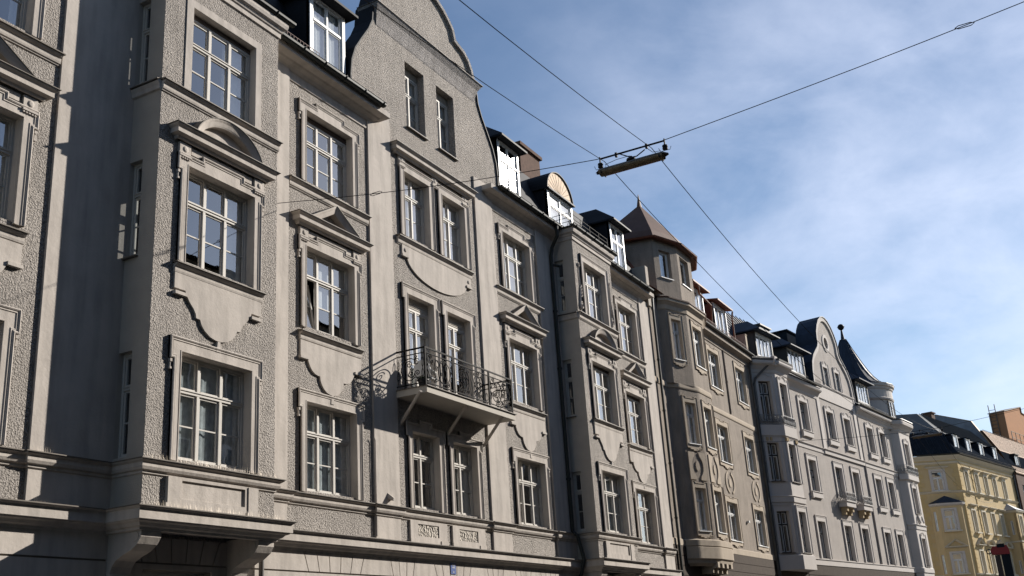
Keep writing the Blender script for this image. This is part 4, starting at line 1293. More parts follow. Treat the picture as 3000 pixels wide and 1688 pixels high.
op_r = facets(OP, .17); op_s = facets(OPU, .05)
w = MB(); w.hsweep([(42.32, 0)]+op_r+[(57.72, 0)], [(0, 12.5), (.03, 12.51), (.045, 12.56), (.045, 12.7), (.03, 12.75), (0, 12.77)]); w.build('belt_band', BEIGE, H2)
w = MB(); w.hsweep([(42.32, 0), (43.85, 0)], [(0, 5.7), (.04, 5.7), (.04, 5.95), (0, 5.98)]); w.build('belt_band', BEIGE, H2); w = MB(); w.hsweep([(49.1, 0), (57.72, 0)], [(0, 5.7), (.04, 5.7), (.04, 5.95), (0, 5.98)]); w.build('belt_band', BEIGE, H2)
w = MB(); w.hsweep(facets(OP, .22), [(-.16, 4.88), (.02, 5.0), (.05, 5.12), (.12, 5.18), (.13, 5.64), (.10, 5.66), (.10, 5.68), (.13, 5.70), (.13, 5.93), (.0, 5.99)]); w.build('oriel_foot', BEIGE, H2, smooth=False)
w = MB(); w.add([(p[0], p[1], 5.02) for p in OP], [tuple(range(6))]); 
w.build('oriel_soffit', BROWN, H2)
for s_ in (45.6, 46.2, 46.8, 47.4):
    w = MB(); w.box(s_-.12, s_+.12, 0, .8, 4.82, 5.05); w.box(s_-.1, s_+.1, 0, .55, 4.62, 4.82); w.build('corbel', BEIGE, H2)
w = MB(); w.hsweep(op_s, [(0, 16.08), (.04, 16.12), (.06, 16.3), (.16, 16.42), (.22, 16.46), (.22, 16.58), (0, 16.62)]); w.build('oriel_cornice', BEIGE, H2)
w = MB(); w.hsweep(op_s, [(0, 16.6), (.26, 16.58), (.27, 16.64), (-.2, 16.8)]); w.add([(p[0], p[1], 16.72) for p in OPU], [tuple(range(6))]); w.build('oriel_ledge', COPPERD, H2)
# tower storey
TP = [(43.3, -1.1), (43.6, .15), (45.25, .70), (47.2, .70), (48.75, .15), (49.05, -1.1), (49.05, -2.6), (43.3, -2.6)]
th = {1: [(.40, 1.22, 17.66, 19.0)], 2: [(.32, 1.5, 17.66, 19.05)], 3: [(.3, .9, 17.66, 19.0)]}
tf = oriel(H2, TP+[TP[0]], 16.7, 19.5, th, BROWN, name='tower_wall')
for i, (a, b) in ((1, (.40, 1.22)), (2, (.32, 1.5)), (3, (.3, .9))):
    window(H2, tf[i], a, b, 17.66, 19.0, d=-.18, cols=1, tr=1.0, munt=False, frame=WHITE, curtain=[(.0, .6, CURT, 0)])
    lintel_sill(H2, tf[i], a, b, 17.66, WHITE, .05)
ctr = (46.2, -1.2)
w = MB(); n = len(TP)
er = [(ctr[0]+(p[0]-ctr[0])*1.07, ctr[1]+(p[1]-ctr[1])*1.11) for p in TP]
base = [(p[0], p[1], 19.5) for p in er]; b2_ = [(p[0], p[1], 19.42) for p in er]
mid_ = [(ctr[0]+(p[0]-ctr[0])*.88, ctr[1]+(p[1]-ctr[1])*.88, 19.95) for p in er]
tip = [(ctr[0]+(p[0]-ctr[0])*.05, ctr[1]+(p[1]-ctr[1])*.05, 22.25) for p in er]
pin = [(ctr[0]+(p[0]-ctr[0])*.004, ctr[1]+(p[1]-ctr[1])*.004, 22.95) for p in er]
for A_, B_ in ((b2_, base), (base, mid_), (mid_, tip), (tip, pin)):
    w.add(A_+B_, [(i, (i+1) % n, n+(i+1) % n, n+i) for i in range(n)])
w.add(b2_, [tuple(range(n))])
w.build('tower_roof', COPPERD, H2)
w = MB(); gutter(w, er[:6], 19.46, .07); w.build('tower_gutter', COPPER, H2)
# copper cheek between tower and the neighbouring roof
w = MB(); w.box(42.9, 43.9, -3.5, -1.2, 16.9, 19.3); w.build('copper_cheek', COPPER, H2)
# eaves
w = MB(); w.hsweep([(49.1, 0), (57.7, 0)], [(0, 16.15), (.04, 16.18), (.05, 16.35), (.2, 16.45), (.3, 16.5), (.3, 16.72), (0, 16.8)]); w.build('eaves_cornice', BROWN, H2)
w = MB(); w.box(49.1, 57.6, .1, .34, 16.73, 16.82); gutter(w, [(49.15, .3), (57.5, .3)], 16.82, .09); w.build('gutter', GREYPIPE, H2)
w = MB(); w.hsweep([(42.62, 0), (57.4, 0)], [(.30, 16.82), (-.1, 17.1), (-1.3, 19.1), (-6, 21), (-11, 17)]); w.build('mansard_roof', COPPER, H2)
snow_guard(H2, 49.1, 57.3, .22, 16.9, h=.35, step=.16)
for c_, hw_ in ((50.55, .95), (54.4, .95)):
    dormer(H2, ID, c_, hw_, 17.25, 18.95, -.25, kind='flat', roofm=COPPER, cols=3, tr=1.0, over=.35, rise=.5, curtain=[(0, .9)], sash=WHITE, facem=WHITE)
downpipe(H2, [(49.95, .1, 18.9), (49.95, .1, 18.5), (51.75, .1, 18.3), (51.75, .0, 17.0)], .05, COPPER); downpipe(H2, [(55.75, .05, 19.0), (55.7, .0, 18.6), (55.7, .0, 17.1)], .05, COPPER)
downpipe(H2, [(42.95, .1, 16.4), (42.8, .13, 15.8), (42.8, .13, 0)], .06, GUTTER)
downpipe(H2, [(57.35, .35, 16.8), (57.4, .13, 16.2), (57.45, .13, 0)], .06, GREYPIPE)
downpipe(H2, [(52.98, .03, 16.2), (52.98, .03, 12.8)], .045, BROWN)  # wall-coloured tube stands in for the shadow line of a recess
w = MB(); w.box(57.42, 57.72, -3.6, .12, 16.9, 18.05); w.box(57.4, 57.74, -3.6, .14, 18.05, 18.1); w.build('fire_wall', BEIGE, H2)
w = MB(); w.box(51.5, 52.6, -4.5, -3.8, 20, 21.0); w.build('chimney', BROWN, H2)
# oval reliefs
def relief(fr, c, z, rx=.34):
    o = MB(fr)
    o.plate(arc((c, z), .19, 0, 345, 23, .22)[::-1], [], 0, .035)
    for (a0, a1) in ((68, -68), (248, 112)):
        A_ = arc((c, z), .70, a0, a1, 14, .58); B_ = arc((c, z), .57, a1, a0, 14, .46)
        o.plate(A_+B_, [], 0, .04)
    return o.build('oval_relief', BEIGE, H2)
relief(ID, 51.33, 9.12); relief(ID, 55.72, 9.12)
def shield(fr, a, b_, c, z, rx, ry):
    o = MB(fr)
    o.plate([(a, z-.6), (a, z+.6), (c-.16, z+.6), (c-.16, z+.55)]+[(c-rx*math.sin(R(t)), z+ry*math.cos(R(t))) for t in range(30, 151, 10)]+[(c-.16, z-.55), (c-.16, z-.6)], [], 0, .04)
    o.plate([(b_, z-.6), (c+.16, z-.6), (c+.16, z-.55)]+[(c+rx*math.sin(R(t)), z-ry*math.cos(R(t))) for t in range(30, 151, 10)]+[(c+.16, z+.55), (c+.16, z+.6), (b_, z+.6)], [], 0, .04)
    o.plate(arc((c, z), .13, 0, 345, 23, .22)[::-1], [], 0, .035)
    return o.build('oval_relief', BEIGE, H2)
shield(frs[1], .18, 1.44, .81, 9.1, .42, .48); shield(frs[2], .18, 1.56, .88, 9.1, .44, .48)
w = MB(); w.quad((42.6, -1.2, 5), (57.5, -1.2, 5), (57.5, -1.2, 16.5), (42.6, -1.2, 16.5)); w.build('room_dark_backing', ROOM_SHADE, H2)
w = MB(); w.hsweep([(44.5, .05), (45.5, .4), (47.5, .4), (48.6, .05)], [(0, 5.9), (0, 16.3)], cap=False); w.hsweep([(44.3, -1.1), (45, -.1), (48, -.1), (49, -1.1)], [(0, 16.8), (0, 19.4)], cap=False); w.build('oriel_dark_backing', ROOM_SHADE, H2)
b = MB(); b.box(53.35, 53.5, .0, .12, 7.35, 7.45); b.build('wall_lantern', WHITE, H2)

# ================================================================ PALE HOUSE WITH GABLE AND SPIRE
H3 = House('corner_house', 'pale grey house with curved gable, round window and dark blue spire topped by a ball', 'house', (57.9, 15.5), R(-7), 14)
CS = [(7.55, .65), (12.17, .65), (15.42, .65), (20.13, .65), (22.95, .63)]
Z4 = (13.62, 15.45); Z3 = (9.95, 11.87); Z2 = (6.08, 8.22)
GC = 13.85
G3 = [(3.84, 16.7), (3.84, 17.3), (3.78, 17.9), (3.62, 18.45), (3.2, 18.98), (2.7, 19.35), (2.2, 19.7), (1.98, 20.0), (2.0, 20.35), (1.92, 20.8), (1.62, 21.3), (1.2, 21.75), (.65, 22.08), (.2, 22.2)]
g3 = [(GC-h, z) for h, z in G3]+[(GC+h, z) for h, z in reversed(G3)]
w = MB()
holes = [rect(c-h, c+h, z0, z1) for (c, h) in CS for (z0, z1) in (Z4, Z3, Z2)]+[rect(c-.42, c+.42, 17.28, 18.53) for c in (12.75, 14.93)]+[arc((13.72, 20.38), .34, 0, 340, 17, .37)]
w.plate([(-.15, 5.65), (-.15, 16.7)]+g3+[(25.3, 16.7), (25.3, 5.65)], holes, -.3, 0)
w.box(-.15, .15, -10, -.3, 0, 16.9); w.box(.15, 25, -10.3, -10, 0, 17)
w.build('stucco_wall', PALE, H3)
w = MB(); w.plate(rect(-.15, 25.3, -.2, 5.66), [], -.3, .03); w.build('stone_base_wall', STONE, H3)
w = MB(); [w.box(4.3, 25.2, .03, .05, z_, z_+.5) for z_ in (5.1, 4.57, 4.04, 3.5)]; w.build('stone_courses', STONE, H3)
w = MB(); w.hsweep([(4.3, 0), (25.3, 0)], [(0, 5.66), (.06, 5.67), (.06, 5.96), (.10, 5.98), (.10, 6.02), (0, 6.04)]); w.build('belt_band', PTRIM, H3)
w = MB(); w.hsweep([(4.3, 0), (10.1, 0), (10.1, .05), (17.65, .05), (17.65, 0), (25.3, 0)], [(0, 12.5), (.04, 12.52), (.05, 12.76), (.12, 12.79), (.12, 12.82), (0, 12.84)]); w.build('belt_band', PTRIM, H3)
for (a, b_) in ((10.1, 10.6), (17.1, 17.62)):
    w = MB(); w.box(a, b_, 0, .05, 12.84, 16.2); w.build('pilaster', PTRIM, H3)
w = MB(); w.box(10.1, 17.62, 0, .055, 16.2, 17.05); w.hsweep([(10.05, 0), (10.05, .03), (17.68, .03), (17.68, 0)], [(0, 17.0), (.06, 17.05), (.10, 17.12), (.10, 17.16), (0, 17.2)])
w.build('gable_frieze', PTRIM, H3)
w = MB(); w.vsweep(g3, [(0, 0), (0, .10), (-.06, .10), (-.27, .09), (-.28, 0)]); w.build('gable_rim', PTRIM, H3)
w = MB(); w.vsweep(g3, [(0, -1.3), (.04, -1.3), (.06, .14), (0, .14)]); w.build('gable_coping', NAVY, H3)
w = MB(); w.plate(g3, [], -1.32, -1.3); w.build('gable_back', NAVY, H3)
w = MB(); w.vsweep(arc((13.72, 20.38), .36, 0, -360, 24, .39), [(0, 0), (0, .05), (.22, .05), (.24, 0)], cap=False); w.build('oculus_ring', PTRIM, H3)
w = MB(); w.plate(arc((13.72, 20.38), .33, 0, 340, 17, .36)[::-1], [], -.21, -.2); w.build('oculus_pane', GLASS, H3)
def h3win(fr, c, h, z0, z1, style='flat', shut=0.0, sill_=True, cur=True, d=-.2):
    flat_surround(H3, fr, c-h, c+h, z0, z1, PTRIM, side=.26 if h > .5 else .2, top=.34, d=.045, style=style)
    if sill_:
        s = MB(fr); s.box(c-h-.2, c+h+.2, 0, .12, z0-.36, z0-.02); s.box(c-h-.24, c+h+.24, 0, .16, z0-.05, z0-.01); s.box(c-h-.24, c-h-.12, 0, .14, z0-.42, z0-.05); s.build('sill', PTRIM, H3)
    full = shut >= .95
    window(H3, fr, c-h, c+h, z0, z1, d=d, cols=2, tr=.68, munt=False, frame=BLACKF, sash=WHITE, fw=.07,
           shutter=(z1-z0)*(shut if not full else .96), curtain=[(0, 1, CURT, 0)] if cur and not full else None)
shut4 = {2: 1.0, 3: 1.0}; shut3 = {0: .28, 2: 1.0, 3: 1.0}; shut2 = {1: .2}
for i, (c_, h_) in enumerate(CS):
    h3win(ID, c_, h_, *Z4, style='wave', shut=shut4.get(i, 0)); h3win(ID, c_, h_, *Z3, shut=shut3.get(i, 0), sill_=i not in (1, 2)); h3win(ID, c_, h_, *Z2, shut=shut2.get(i, 0), sill_=False)
for c_ in (12.75, 14.93): h3win(ID, c_, .42, 17.28, 18.53, style='wave', sill_=False, d=-.07)
def vases(fr, c, z):
    pass
# bay at the left end
BP = [(-.05, 0), (1.3, .9), (3.05, .9), (4.3, 0)]
bh = {0: [(.42, 1.2)], 1: [(.38, 1.42)], 2: [(.3, 1.1)]}
bhh = {i: [(a, b, z0, z1) for (a, b) in v for (z0, z1) in ((13.2, 15.5), (9.9, 12.02), (6.1, 8.3))] for i, v in bh.items()}
bf = oriel(H3, BP, 5.2, 16.3, bhh, PTRIM)
for i in range(3):
    a, b = bh[i][0]
    for (z0, z1) in ((13.2, 15.5), (9.9, 12.02), (6.1, 8.3)):
        h3win(bf[i], (a+b)/2, (b-a)/2, z0, z1, style='wave' if z0 > 13 else 'flat', sill_=False, cur=False)
        lintel_sill(H3, bf[i], a, b, z0, SHEET, .08, .04)
w = MB(); w.hsweep(BP, [(0, 12.3), (.03, 12.32), (.12, 12.4), (.12, 12.98), (0, 13.02)]); w.build('bay_balcony_base', PTRIM, H3)
w = MB(); w.hsweep(BP, [(0, 8.75), (.06, 8.77), (.06, 9.05), (.10, 9.08), (0, 9.12)]); w.build('bay_belt', PTRIM, H3)
w = MB(); w.hsweep(BP, [(0, 5.2), (.1, 5.22), (.1, 5.95), (0, 6.0)]); w.build('bay_foot', PTRIM, H3)
w = MB(); w.add([(p[0], p[1], 5.22) for p in BP], [(0, 1, 2, 3)]); w.build('bay_soffit', PTRIM, H3)
for s_ in (.35, .55, 1.4, 1.6, 2.7, 2.9): 
    fr_ = bf[0] if s_ < 1 else bf[1]; u_ = s_*1.2 if s_ < 1 else s_-1.3
    w = MB(fr_); w.box(u_, u_+.12, 0, .12, 12.12, 12.3); w.build('corbel', OCHRE, H3)
def iron_rail(parent, pth, z0, h, m_, name='iron_railing'):
    b = MB()
    for i in range(len(pth)-1):
        fr = Frame(pth[i], pth[i+1]); b.fr = fr
        for z_ in (z0, z0+h): b.box(0, fr.L, -.012, .012, z_-.012, z_+.012)
        n = max(2, int(fr.L/.22)); W = fr.L/n
        for k in range(n+1): b.box(k*W-.008, k*W+.008, -.008, .008, z0, z0+h)
        for k in range(n):
            c = (k+.5)*W
            b.tube([(c+W*.42*math.cos(R(a)), .02, z0+h*.55+h*.36*math.sin(R(a))) for a in range(180, 361, 20)], .017, 5)
            b.tube([(c+W*.25*math.cos(R(a)), .025, z0+h*.7+h*.2*math.sin(R(a))) for a in range(0, 361, 40)], .013, 5)
            b.tube([(c+W*.2*math.cos(R(a)), .025, z0+h*.25+h*.18*math.sin(R(a))) for a in range(0, 361, 40)], .011, 5)
    b.fr = ID
    return b.build(name, m_, parent)
off_ = [(p[0]+n[0]*.12, p[1]+n[1]*.12) for p, n in mitre(BP)]
iron_rail(H3, off_, 13.03, .52, IRONG)
w = MB(); w.hsweep(BP+[(10.35, 0)], [(0, 15.95), (.04, 16.0), (.06, 16.15), (.22, 16.35), (.36, 16.42), (.40, 16.5), (.40, 16.62), (0, 16.7)]); w.build('eaves_cornice', PTRIM, H3)
w = MB(); w.hsweep(BP, [(0, 16.68), (.42, 16.63), (.44, 16.72), (-.9, 17.25)]); gutter(w, [(3.6, .5), (10.2, .36)], 16.75, .085); w.build('gutter', GREYPIPE, H3)
w = MB(); w.hsweep([(17.7, 0), (25.25, 0)], [(0, 15.95), (.04, 16.0), (.06, 16.15), (.22, 16.35), (.36, 16.42), (.40, 16.5), (.40, 16.62), (0, 16.7)]); w.build('eaves_cornice', PTRIM, H3)
w = MB(); w.box(17.75, 25.2, .1, .4, 16.66, 16.73); gutter(w, [(17.75, .36), (25.2, .36)], 16.75, .085); w.build('gutter', GREYPIPE, H3)
# corner bay
KP = [(25.3, 0), (25.78, .45), (28.5, .45), (29.15, -.1), (29.3, -8)]
kz = ((13.2, 15.05), (9.85, 11.75), (6.08, 8.1))
kh = {1: [(.85, 1.75, z0, z1) for z0, z1 in kz]}
kf = oriel(H3, KP, -.2, 16.3, kh, PTRIM, .12)
for (z0, z1) in kz:
    h3win(kf[1], 1.3, .45, z0, z1, style='wave', sill_=False)
    lintel_sill(H3, kf[1], .85, 1.75, z0, SHEET, .08, .04)
kr = facets(KP, .2)
w = MB(); w.hsweep(kr, [(0, 12.2), (.04, 12.24), (.16, 12.3), (.16, 12.66), (0, 12.7)]); w.build('bay_balcony_base', PTRIM, H3)
iron_rail(H3, [(p[0]+n[0]*.15, p[1]+n[1]*.15) for p, n in mitre(KP[:4])], 12.72, .62, IRONG)
w = MB(); w.hsweep(kr, [(0, 8.7), (.05, 8.72), (.05, 8.98), (.12, 9.02), (.12, 9.06), (0, 9.1)]); w.build('bay_belt', PTRIM, H3)
w = MB(); w.hsweep(kr, [(0, 5.66), (.06, 5.67), (.06, 5.97), (0, 6.02)]); w.build('bay_foot', PTRIM, H3)
w = MB(); w.hsweep(kr, [(0, 15.8), (.05, 15.85), (.08, 16.0), (.3, 16.25), (.42, 16.35), (.45, 16.55), (.40, 16.65), (0, 16.7)]); w.build('eaves_cornice', PTRIM, H3)
w = MB(); w.hsweep(kr, [(0, 16.7), (.44, 16.66), (.47, 16.7), (.45, 16.76), (-.6, 17.0)]); w.build('gutter', GREYPIPE, H3)
w = MB(kf[1]); w.plate([(.9, 9.75), (1.7, 9.75), (1.62, 9.45), (1.45, 9.2), (1.15, 9.2), (.98, 9.45)][::-1], [], 0, .08)
w.tube([(.85, .06, 9.7), (.85, .12, 9.4), (.95, .14, 9.2)], .06, 6); w.tube([(1.75, .06, 9.7), (1.75, .12, 9.4), (1.65, .2, 9.2)], .06, 6); w.build('stucco_cartouche', PTRIM, H3)
# two small balconies
for c_ in (12.17, 15.42):
    w = MB(); w.box(c_-.85, c_+.85, 0, .5, 9.32, 9.62); w.box(c_-.9, c_+.9, 0, .56, 9.62, 9.68); o = w.build('small_balcony', PTRIM, H3)
    for q in (-.5, .5):
        w = MB(); w.box(c_+q-.14, c_+q+.14, 0, .4, 9.05, 9.32); w.box(c_+q-.12, c_+q+.12, 0, .26, 8.85, 9.05); w.build('corbel', OCHRE, o)
    pth = [(c_-.86, .02), (c_-.86, .52), (c_+.86, .52), (c_+.86, .02)]
    iron_rail(o, pth, 9.70, .52, IRONG, 'railing')
    w = MB()
    for k in range(5): 
        yy = .06+k*.1
        w.tube([(c_-.88, yy, 9.7), (c_-1.0, yy, 9.85), (c_-1.0, yy, 10.0), (c_-.86, yy, 10.2)], .016, 5)
    w.build('bowed_bars', IRONG, o)
# roof
RF3 = [(.30, 16.78), (-.2, 17.15), (-3.0, 21.3), (-6, 21.9), (-10, 17)]
w = MB(); w.hsweep([(.0, 0), (10.0, 0)], RF3); w.hsweep([(17.7, 0), (29, 0)], [(.30, 16.78), (-.2, 17.15), (-2.0, 19.5), (-5, 21.0), (-10, 17)]); w.hsweep([(10, -1.32), (17.7, -1.32)], [(0, 18), (-2, 21.2), (-9, 17)]); w.build('metal_roof', NAVY, H3)
w = MB()
for i in range(26):
    s_ = .2+i*.6
    if s_ < 10: w.add([(s_-.015, -.2, 17.19), (s_+.015, -.2, 17.19), (s_+.015, -3.0, 21.36), (s_-.015, -3.0, 21.36), (s_, -.17, 17.24), (s_, -2.97, 21.41)], [(0, 4, 5, 3), (1, 4, 5, 2)])
w.build('roof_seam', NAVY, H3)
for (c_, hw_) in ((3.0, 1.12), (7.95, 1.25), (20.55, 1.2)):
    dormer(H3, ID, c_, hw_, 17.35, 18.82, -.12, kind='hip', roofm=NAVY, facem=GREYPIPE, sash=WHITE, cols=4, tr=1.0, over=.45, curtain=[(0, .8)], shutter=.14 if c_ < 4 else 0, cheek=GREYPIPE)
snow_guard(H3, 1.9, 3.6, .3, 16.9, m_=IRON, h=.3, step=.15); snow_guard(H3, 6.5, 8.3, .35, 16.85, m_=IRON, h=.25); snow_guard(H3, 9.6, 10.5, .35, 16.85, m_=IRON, h=.3); snow_guard(H3, 22, 25, .2, 16.85, m_=GREYPIPE, h=.25); snow_guard(H3, 19.5, 21.5, .25, 16.85, m_=GREYPIPE)
w = MB(); w.quad((22.3, .1, 16.86), (25.5, .1, 16.86), (25.5, -1.2, 18.2), (22.3, -1.2, 18.2)); w.build('red_tile_strip', TILE, H3)
w = MB(); w.box(9.1, 10.8, -3.3, -2.6, 19, 21.3); w.box(9.0, 10.9, -3.4, -2.5, 21.3, 21.4); w.build('chimney', GREYPIPE, H3)
w = MB(); w.box(13.9, 17.0, -3.8, -2.6, 19, 21.9); w.box(13.8, 17.1, -3.9, -2.5, 21.9, 22.0); w.build('roof_hatch', MATTE, H3)
# spire tower
tcn = (25.9, -2.5)
w = MB(); w.lathe(tcn, [(2.78, 16.0), (2.78, 18.2), (2.90, 18.24), (2.94, 18.36), (2.88, 18.42), (2.88, 19.0), (2.95, 19.05), (2.98, 19.2), (3.08, 19.26), (3.1, 19.42)], 48); w.build('tower_drum', PTRIM, H3, smooth=False)
SPP = [(2.95, 19.50), (2.55, 19.62), (2.2, 19.88), (1.85, 20.3), (1.5, 20.85), (1.15, 21.55), (.85, 22.2), (.56, 22.85), (.34, 23.4), (.24, 23.62)]
w = MB(); w.lathe(tcn, [(3.14, 19.42), (3.12, 19.48)]+SPP+[(.15, 23.7), (.10, 24.1), (.06, 24.5)], 20); w.build('spire', NAVY, H3)
w = MB()
for k in range(20):
    a_ = 2*math.pi*k/20
    w.tube([(tcn[0]+r_*math.cos(a_), tcn[1]+r_*math.sin(a_), z_+.02) for r_, z_ in SPP], .022, 4)
w.build('spire_seam', NAVY, H3)
w = MB(); w.lathe(tcn, [(.25*math.sin(R(t)), 24.68-.25*math.cos(R(t))) for t in range(0, 181, 15)], 20); w.lathe(tcn, [(.25, 24.66), (.29, 24.68), (.25, 24.70)], 20); w.build('spire_ball', ROOFD, H3, smooth=True)
for t_ in (95, 60):
    nx, ny = math.cos(R(t_)), math.sin(R(t_))
    p_ = (tcn[0]+2.80*nx, tcn[1]+2.80*ny); tx, ty = ny, -nx
    fr = Frame((p_[0]-tx*.45, p_[1]-ty*.45), (p_[0]+tx*.45, p_[1]+ty*.45))
    window(H3, fr, 0, .9, 16.9, 18.15, d=.06, cols=2, tr=1.0, munt=False, frame=GREYPIPE, sash=WHITE, curtain=None)
w = MB(); w.quad((0, -1.2, 5), (25.2, -1.2, 5), (25.2, -1.2, 16.5), (0, -1.2, 16.5)); w.quad((10.3, -1.1, 17), (17.4, -1.1, 17), (17.4, -1.1, 19), (10.3, -1.1, 19)); w.quad((25.4, -.4, 5), (28.8, -.4, 5), (28.8, -.4, 16), (25.4, -.4, 16)); w.build('room_dark_backing', ROOM_SHADE, H3)
w = MB(); w.hsweep([(.4, .05), (1.4, .5), (3.0, .5), (3.9, .05)], [(0, 5.9), (0, 16.3)], cap=False); w.build('bay_dark_backing', ROOM_SHADE, H3)
downpipe(H3, [(1.0, .95, 16.6), (.75, .75, 16.35), (.45, .6, 16.1), (.0, .25, 15.6), (-.1, .13, 15.2), (-.1, .13, 0)], .06, GREYPIPE)
w = MB(); w.box(.85, 1.25, .95, 1.2, 16.5, 16.85); w.box(.9, 1.2, .98, 1.17, 16.35, 16.5); w.build('rain_hopper', PTRIM, H3)
downpipe(H3, [(17.75, .05, 15.9), (17.75, .05, 6.05)], .05, PALE)

# ================================================================ YELLOW CORNER HOUSE
H5 = House('corner_house', 'yellow corner house with quoins, white pediments and dark metal roof with dormers', 'house', (100.8, 10.05), R(-11.5), 8)
LD = (.649, .760)
FL = Frame((-LD[0]*12, -LD[1]*12), (0, 0))   # left face, corner at u = 12
YW = {}
cols5 = (1.85, 4.6, 7.15, 9.7, 12.65)
def hw5(c): return .48
z5 = ((13.05, 14.72), (9.52, 11.38), (6.07, 7.92))
h5 = []
for j, (z0, z1) in enumerate(z5):
    for i, c in enumerate(cols5):
        if j > 0 and i == 4: continue
        h5.append((c-.45, c+.45, z0, z1))
w = MB(); w.plate(rect(0, 16.2, -.2, 16.0), [rect(*q) for q in h5], -.3, 0); w.build('stucco_wall', YEL, H5)
lh = [(12-2.42, 12-1.42, 13.06, 14.74)]
w = MB(FL); w.plate(rect(0, 12, -.2, 16.0), [rect(*q) for q in lh], -.3, 0); w.build('corner_wall', YEL, H5)
def y_win(fr, a, b, z0, z1, kind, wide=False):
    s = MB(fr); sd_ = .22 if wide else .13
    s.plate([(a-sd_, z0-.03), (a-sd_, z1+.14), (b+sd_, z1+.14), (b+sd_, z0-.03), (b, z0-.03), (b, z1), (a, z1), (a, z0-.03)], [], 0, .05)
    s.box(a-.002, a+.005, -.2, .045, z0, z1); s.box(b-.005, b+.002, -.2, .045, z0, z1); s.box(a, b, -.2, .045, z1-.005, z1+.002)
    s.build('window_surround', YTRIM if not wide else PTRIM, H5)
    s = MB(fr); s.box(a-sd_-.08, b+sd_+.08, 0, .24, z0-.13, z0-.02) if kind != 'base' else s.box(a-sd_, b+sd_, 0, .06, z0-.1, z0-.02); s.build('sill', YTRIM, H5)
    c = (a+b)/2; e = (b-a)/2+.30
    p = MB(fr)
    if kind == 'hood':
        p.box(a-sd_, b+sd_, 0, .06, z1+.14, z1+.22); p.hsweep([(c-e, 0), (c-e, .05), (c+e, .05), (c+e, 0)], [(0, z1+.22), (.08, z1+.25), (.2, z1+.33), (.2, z1+.37), (0, z1+.40)]); p.build('window_hood', YTRIM, H5)
    if kind == 'ped' or kind == 'seg':
        p.hsweep([(c-e-.05, 0), (c-e-.05, .04), (c+e+.05, .04), (c+e+.05, 0)], [(0, z1+.42), (.1, z1+.46), (.22, z1+.52), (.22, z1+.56), (0, z1+.58)])
        if kind == 'ped': q = [(c-e-.2, z1+.57), (c, z1+1.15), (c+e+.2, z1+.57)]
        else: q = arc((c, z1+.57), e+.15, 175, 5, 12, .50)
        p.vsweep(q, [(-.12, 0), (-.12, .12), (0, .28), (0, 0)]); p.build('pediment', YTRIM, H5)
    window(H5, fr, a, b, z0, z1, d=-.12 if wide else -.2, cols=2, ucols=1, tr=.66, munt=False, frame=WHITE, curtain=None if wide else [(0, 1, CURT, 0)] if random.random() < .4 else None)
for j, (z0, z1) in enumerate(z5):
    for i, c in enumerate(cols5):
        if j > 0 and i == 4: continue
        y_win(ID, c-.45, c+.45, z0, z1, ['hood', 'hoodlow', 'x'][j] if j != 0 else 'hood')
for i, c in enumerate(cols5[:4]):
    # heavier hoods over the middle storey, alternating pediments over the lower one
    p = MB(); p.hsweep([(c-.75, 0), (c-.75, .05), (c+.75, .05), (c+.75, 0)], [(0, 11.72), (.08, 11.76), (.2, 11.84), (.2, 11.88), (0, 11.92)]); p.build('window_hood', YTRIM, H5)
    p = MB(); p.hsweep([(c-.8, 0), (c-.8, .05), (c+.8, .05), (c+.8, 0)], [(0, 8.3), (.1, 8.34), (.22, 8.4), (.22, 8.44), (0, 8.46)])
    q = [(c-.9, 8.45), (c, 9.05), (c+.9, 8.45)] if i % 2 == 0 else arc((c, 8.45), .9, 175, 5, 12, .5)
    p.vsweep(q, [(-.12, 0), (-.12, .12), (0, .28), (0, 0)]); p.build('pediment', YTRIM, H5)
y_win(FL, 12-2.42, 12-1.42, 13.06, 14.74, 'hood', True)
# bay on the corner wall
YB = [(12-3.1, 0), (12-2.65, .45), (12-.55, .45), (12-.15, 0)]
ybp = [FL(u, d, 0)[:2] for u, d in YB]
yh = {1: [(.50, 1.42, 9.66, 11.38), (.52, 1.40, 6.11, 7.76)], 0: [(.2, .45, 9.66, 11.3), (.2, .45, 6.11, 7.7)]}
yf = oriel(H5, ybp, 3, 11.8, yh, YEL)
for (z0, z1, kd) in ((9.66, 11.38, 'none'), (6.11, 7.76, 'ped')):
    y_win(yf[1], .50 if z0 > 9 else .52, 1.42 if z0 > 9 else 1.40, z0, z1, kd, True)
    window(H5, yf[0], .2, .45, z0, z1-.06, d=-.1, cols=1, tr=1.0, munt=False, frame=WHITE)
w = MB(); w.hsweep(ybp, [(0, 11.7), (.08, 11.75), (.16, 11.82), (.16, 11.95), (0, 12.0)]); w.build('bay_cornice', PTRIM, H5)
apx = FL(12-1.65, 0.0, 12.62); w = MB(); er5 = [(p[0]+n[0]*.2, p[1]+n[1]*.2, 11.97) for p, n in mitre(ybp)]
w.add(er5+[apx], [(0, 1, 4), (1, 2, 4), (2, 3, 4), (0, 1, 2, 3)]); w.build('bay_roof', NAVY, H5)
Y5 = [(-LD[0]*12, -LD[1]*12), (0, 0), (16.2, 0)]
for (prof, m_) in (([(0, 12.82), (.05, 12.85), (.12, 12.92), (.16, 12.98), (0, 13.02)], YTRIM), ([(0, 15.35), (.05, 15.38), (.10, 15.46), (.12, 15.5), (0, 15.55)], YTRIM), ([(0, 15.7), (.05, 15.75), (.3, 15.95), (.34, 16.05), (0, 16.1)], YTRIM), ([(0, 5.85), (.10, 5.9), (.16, 6.02), (0, 6.05)], YTRIM)):
    w = MB(); w.hsweep(Y5, prof); w.build('belt_cornice', m_, H5)
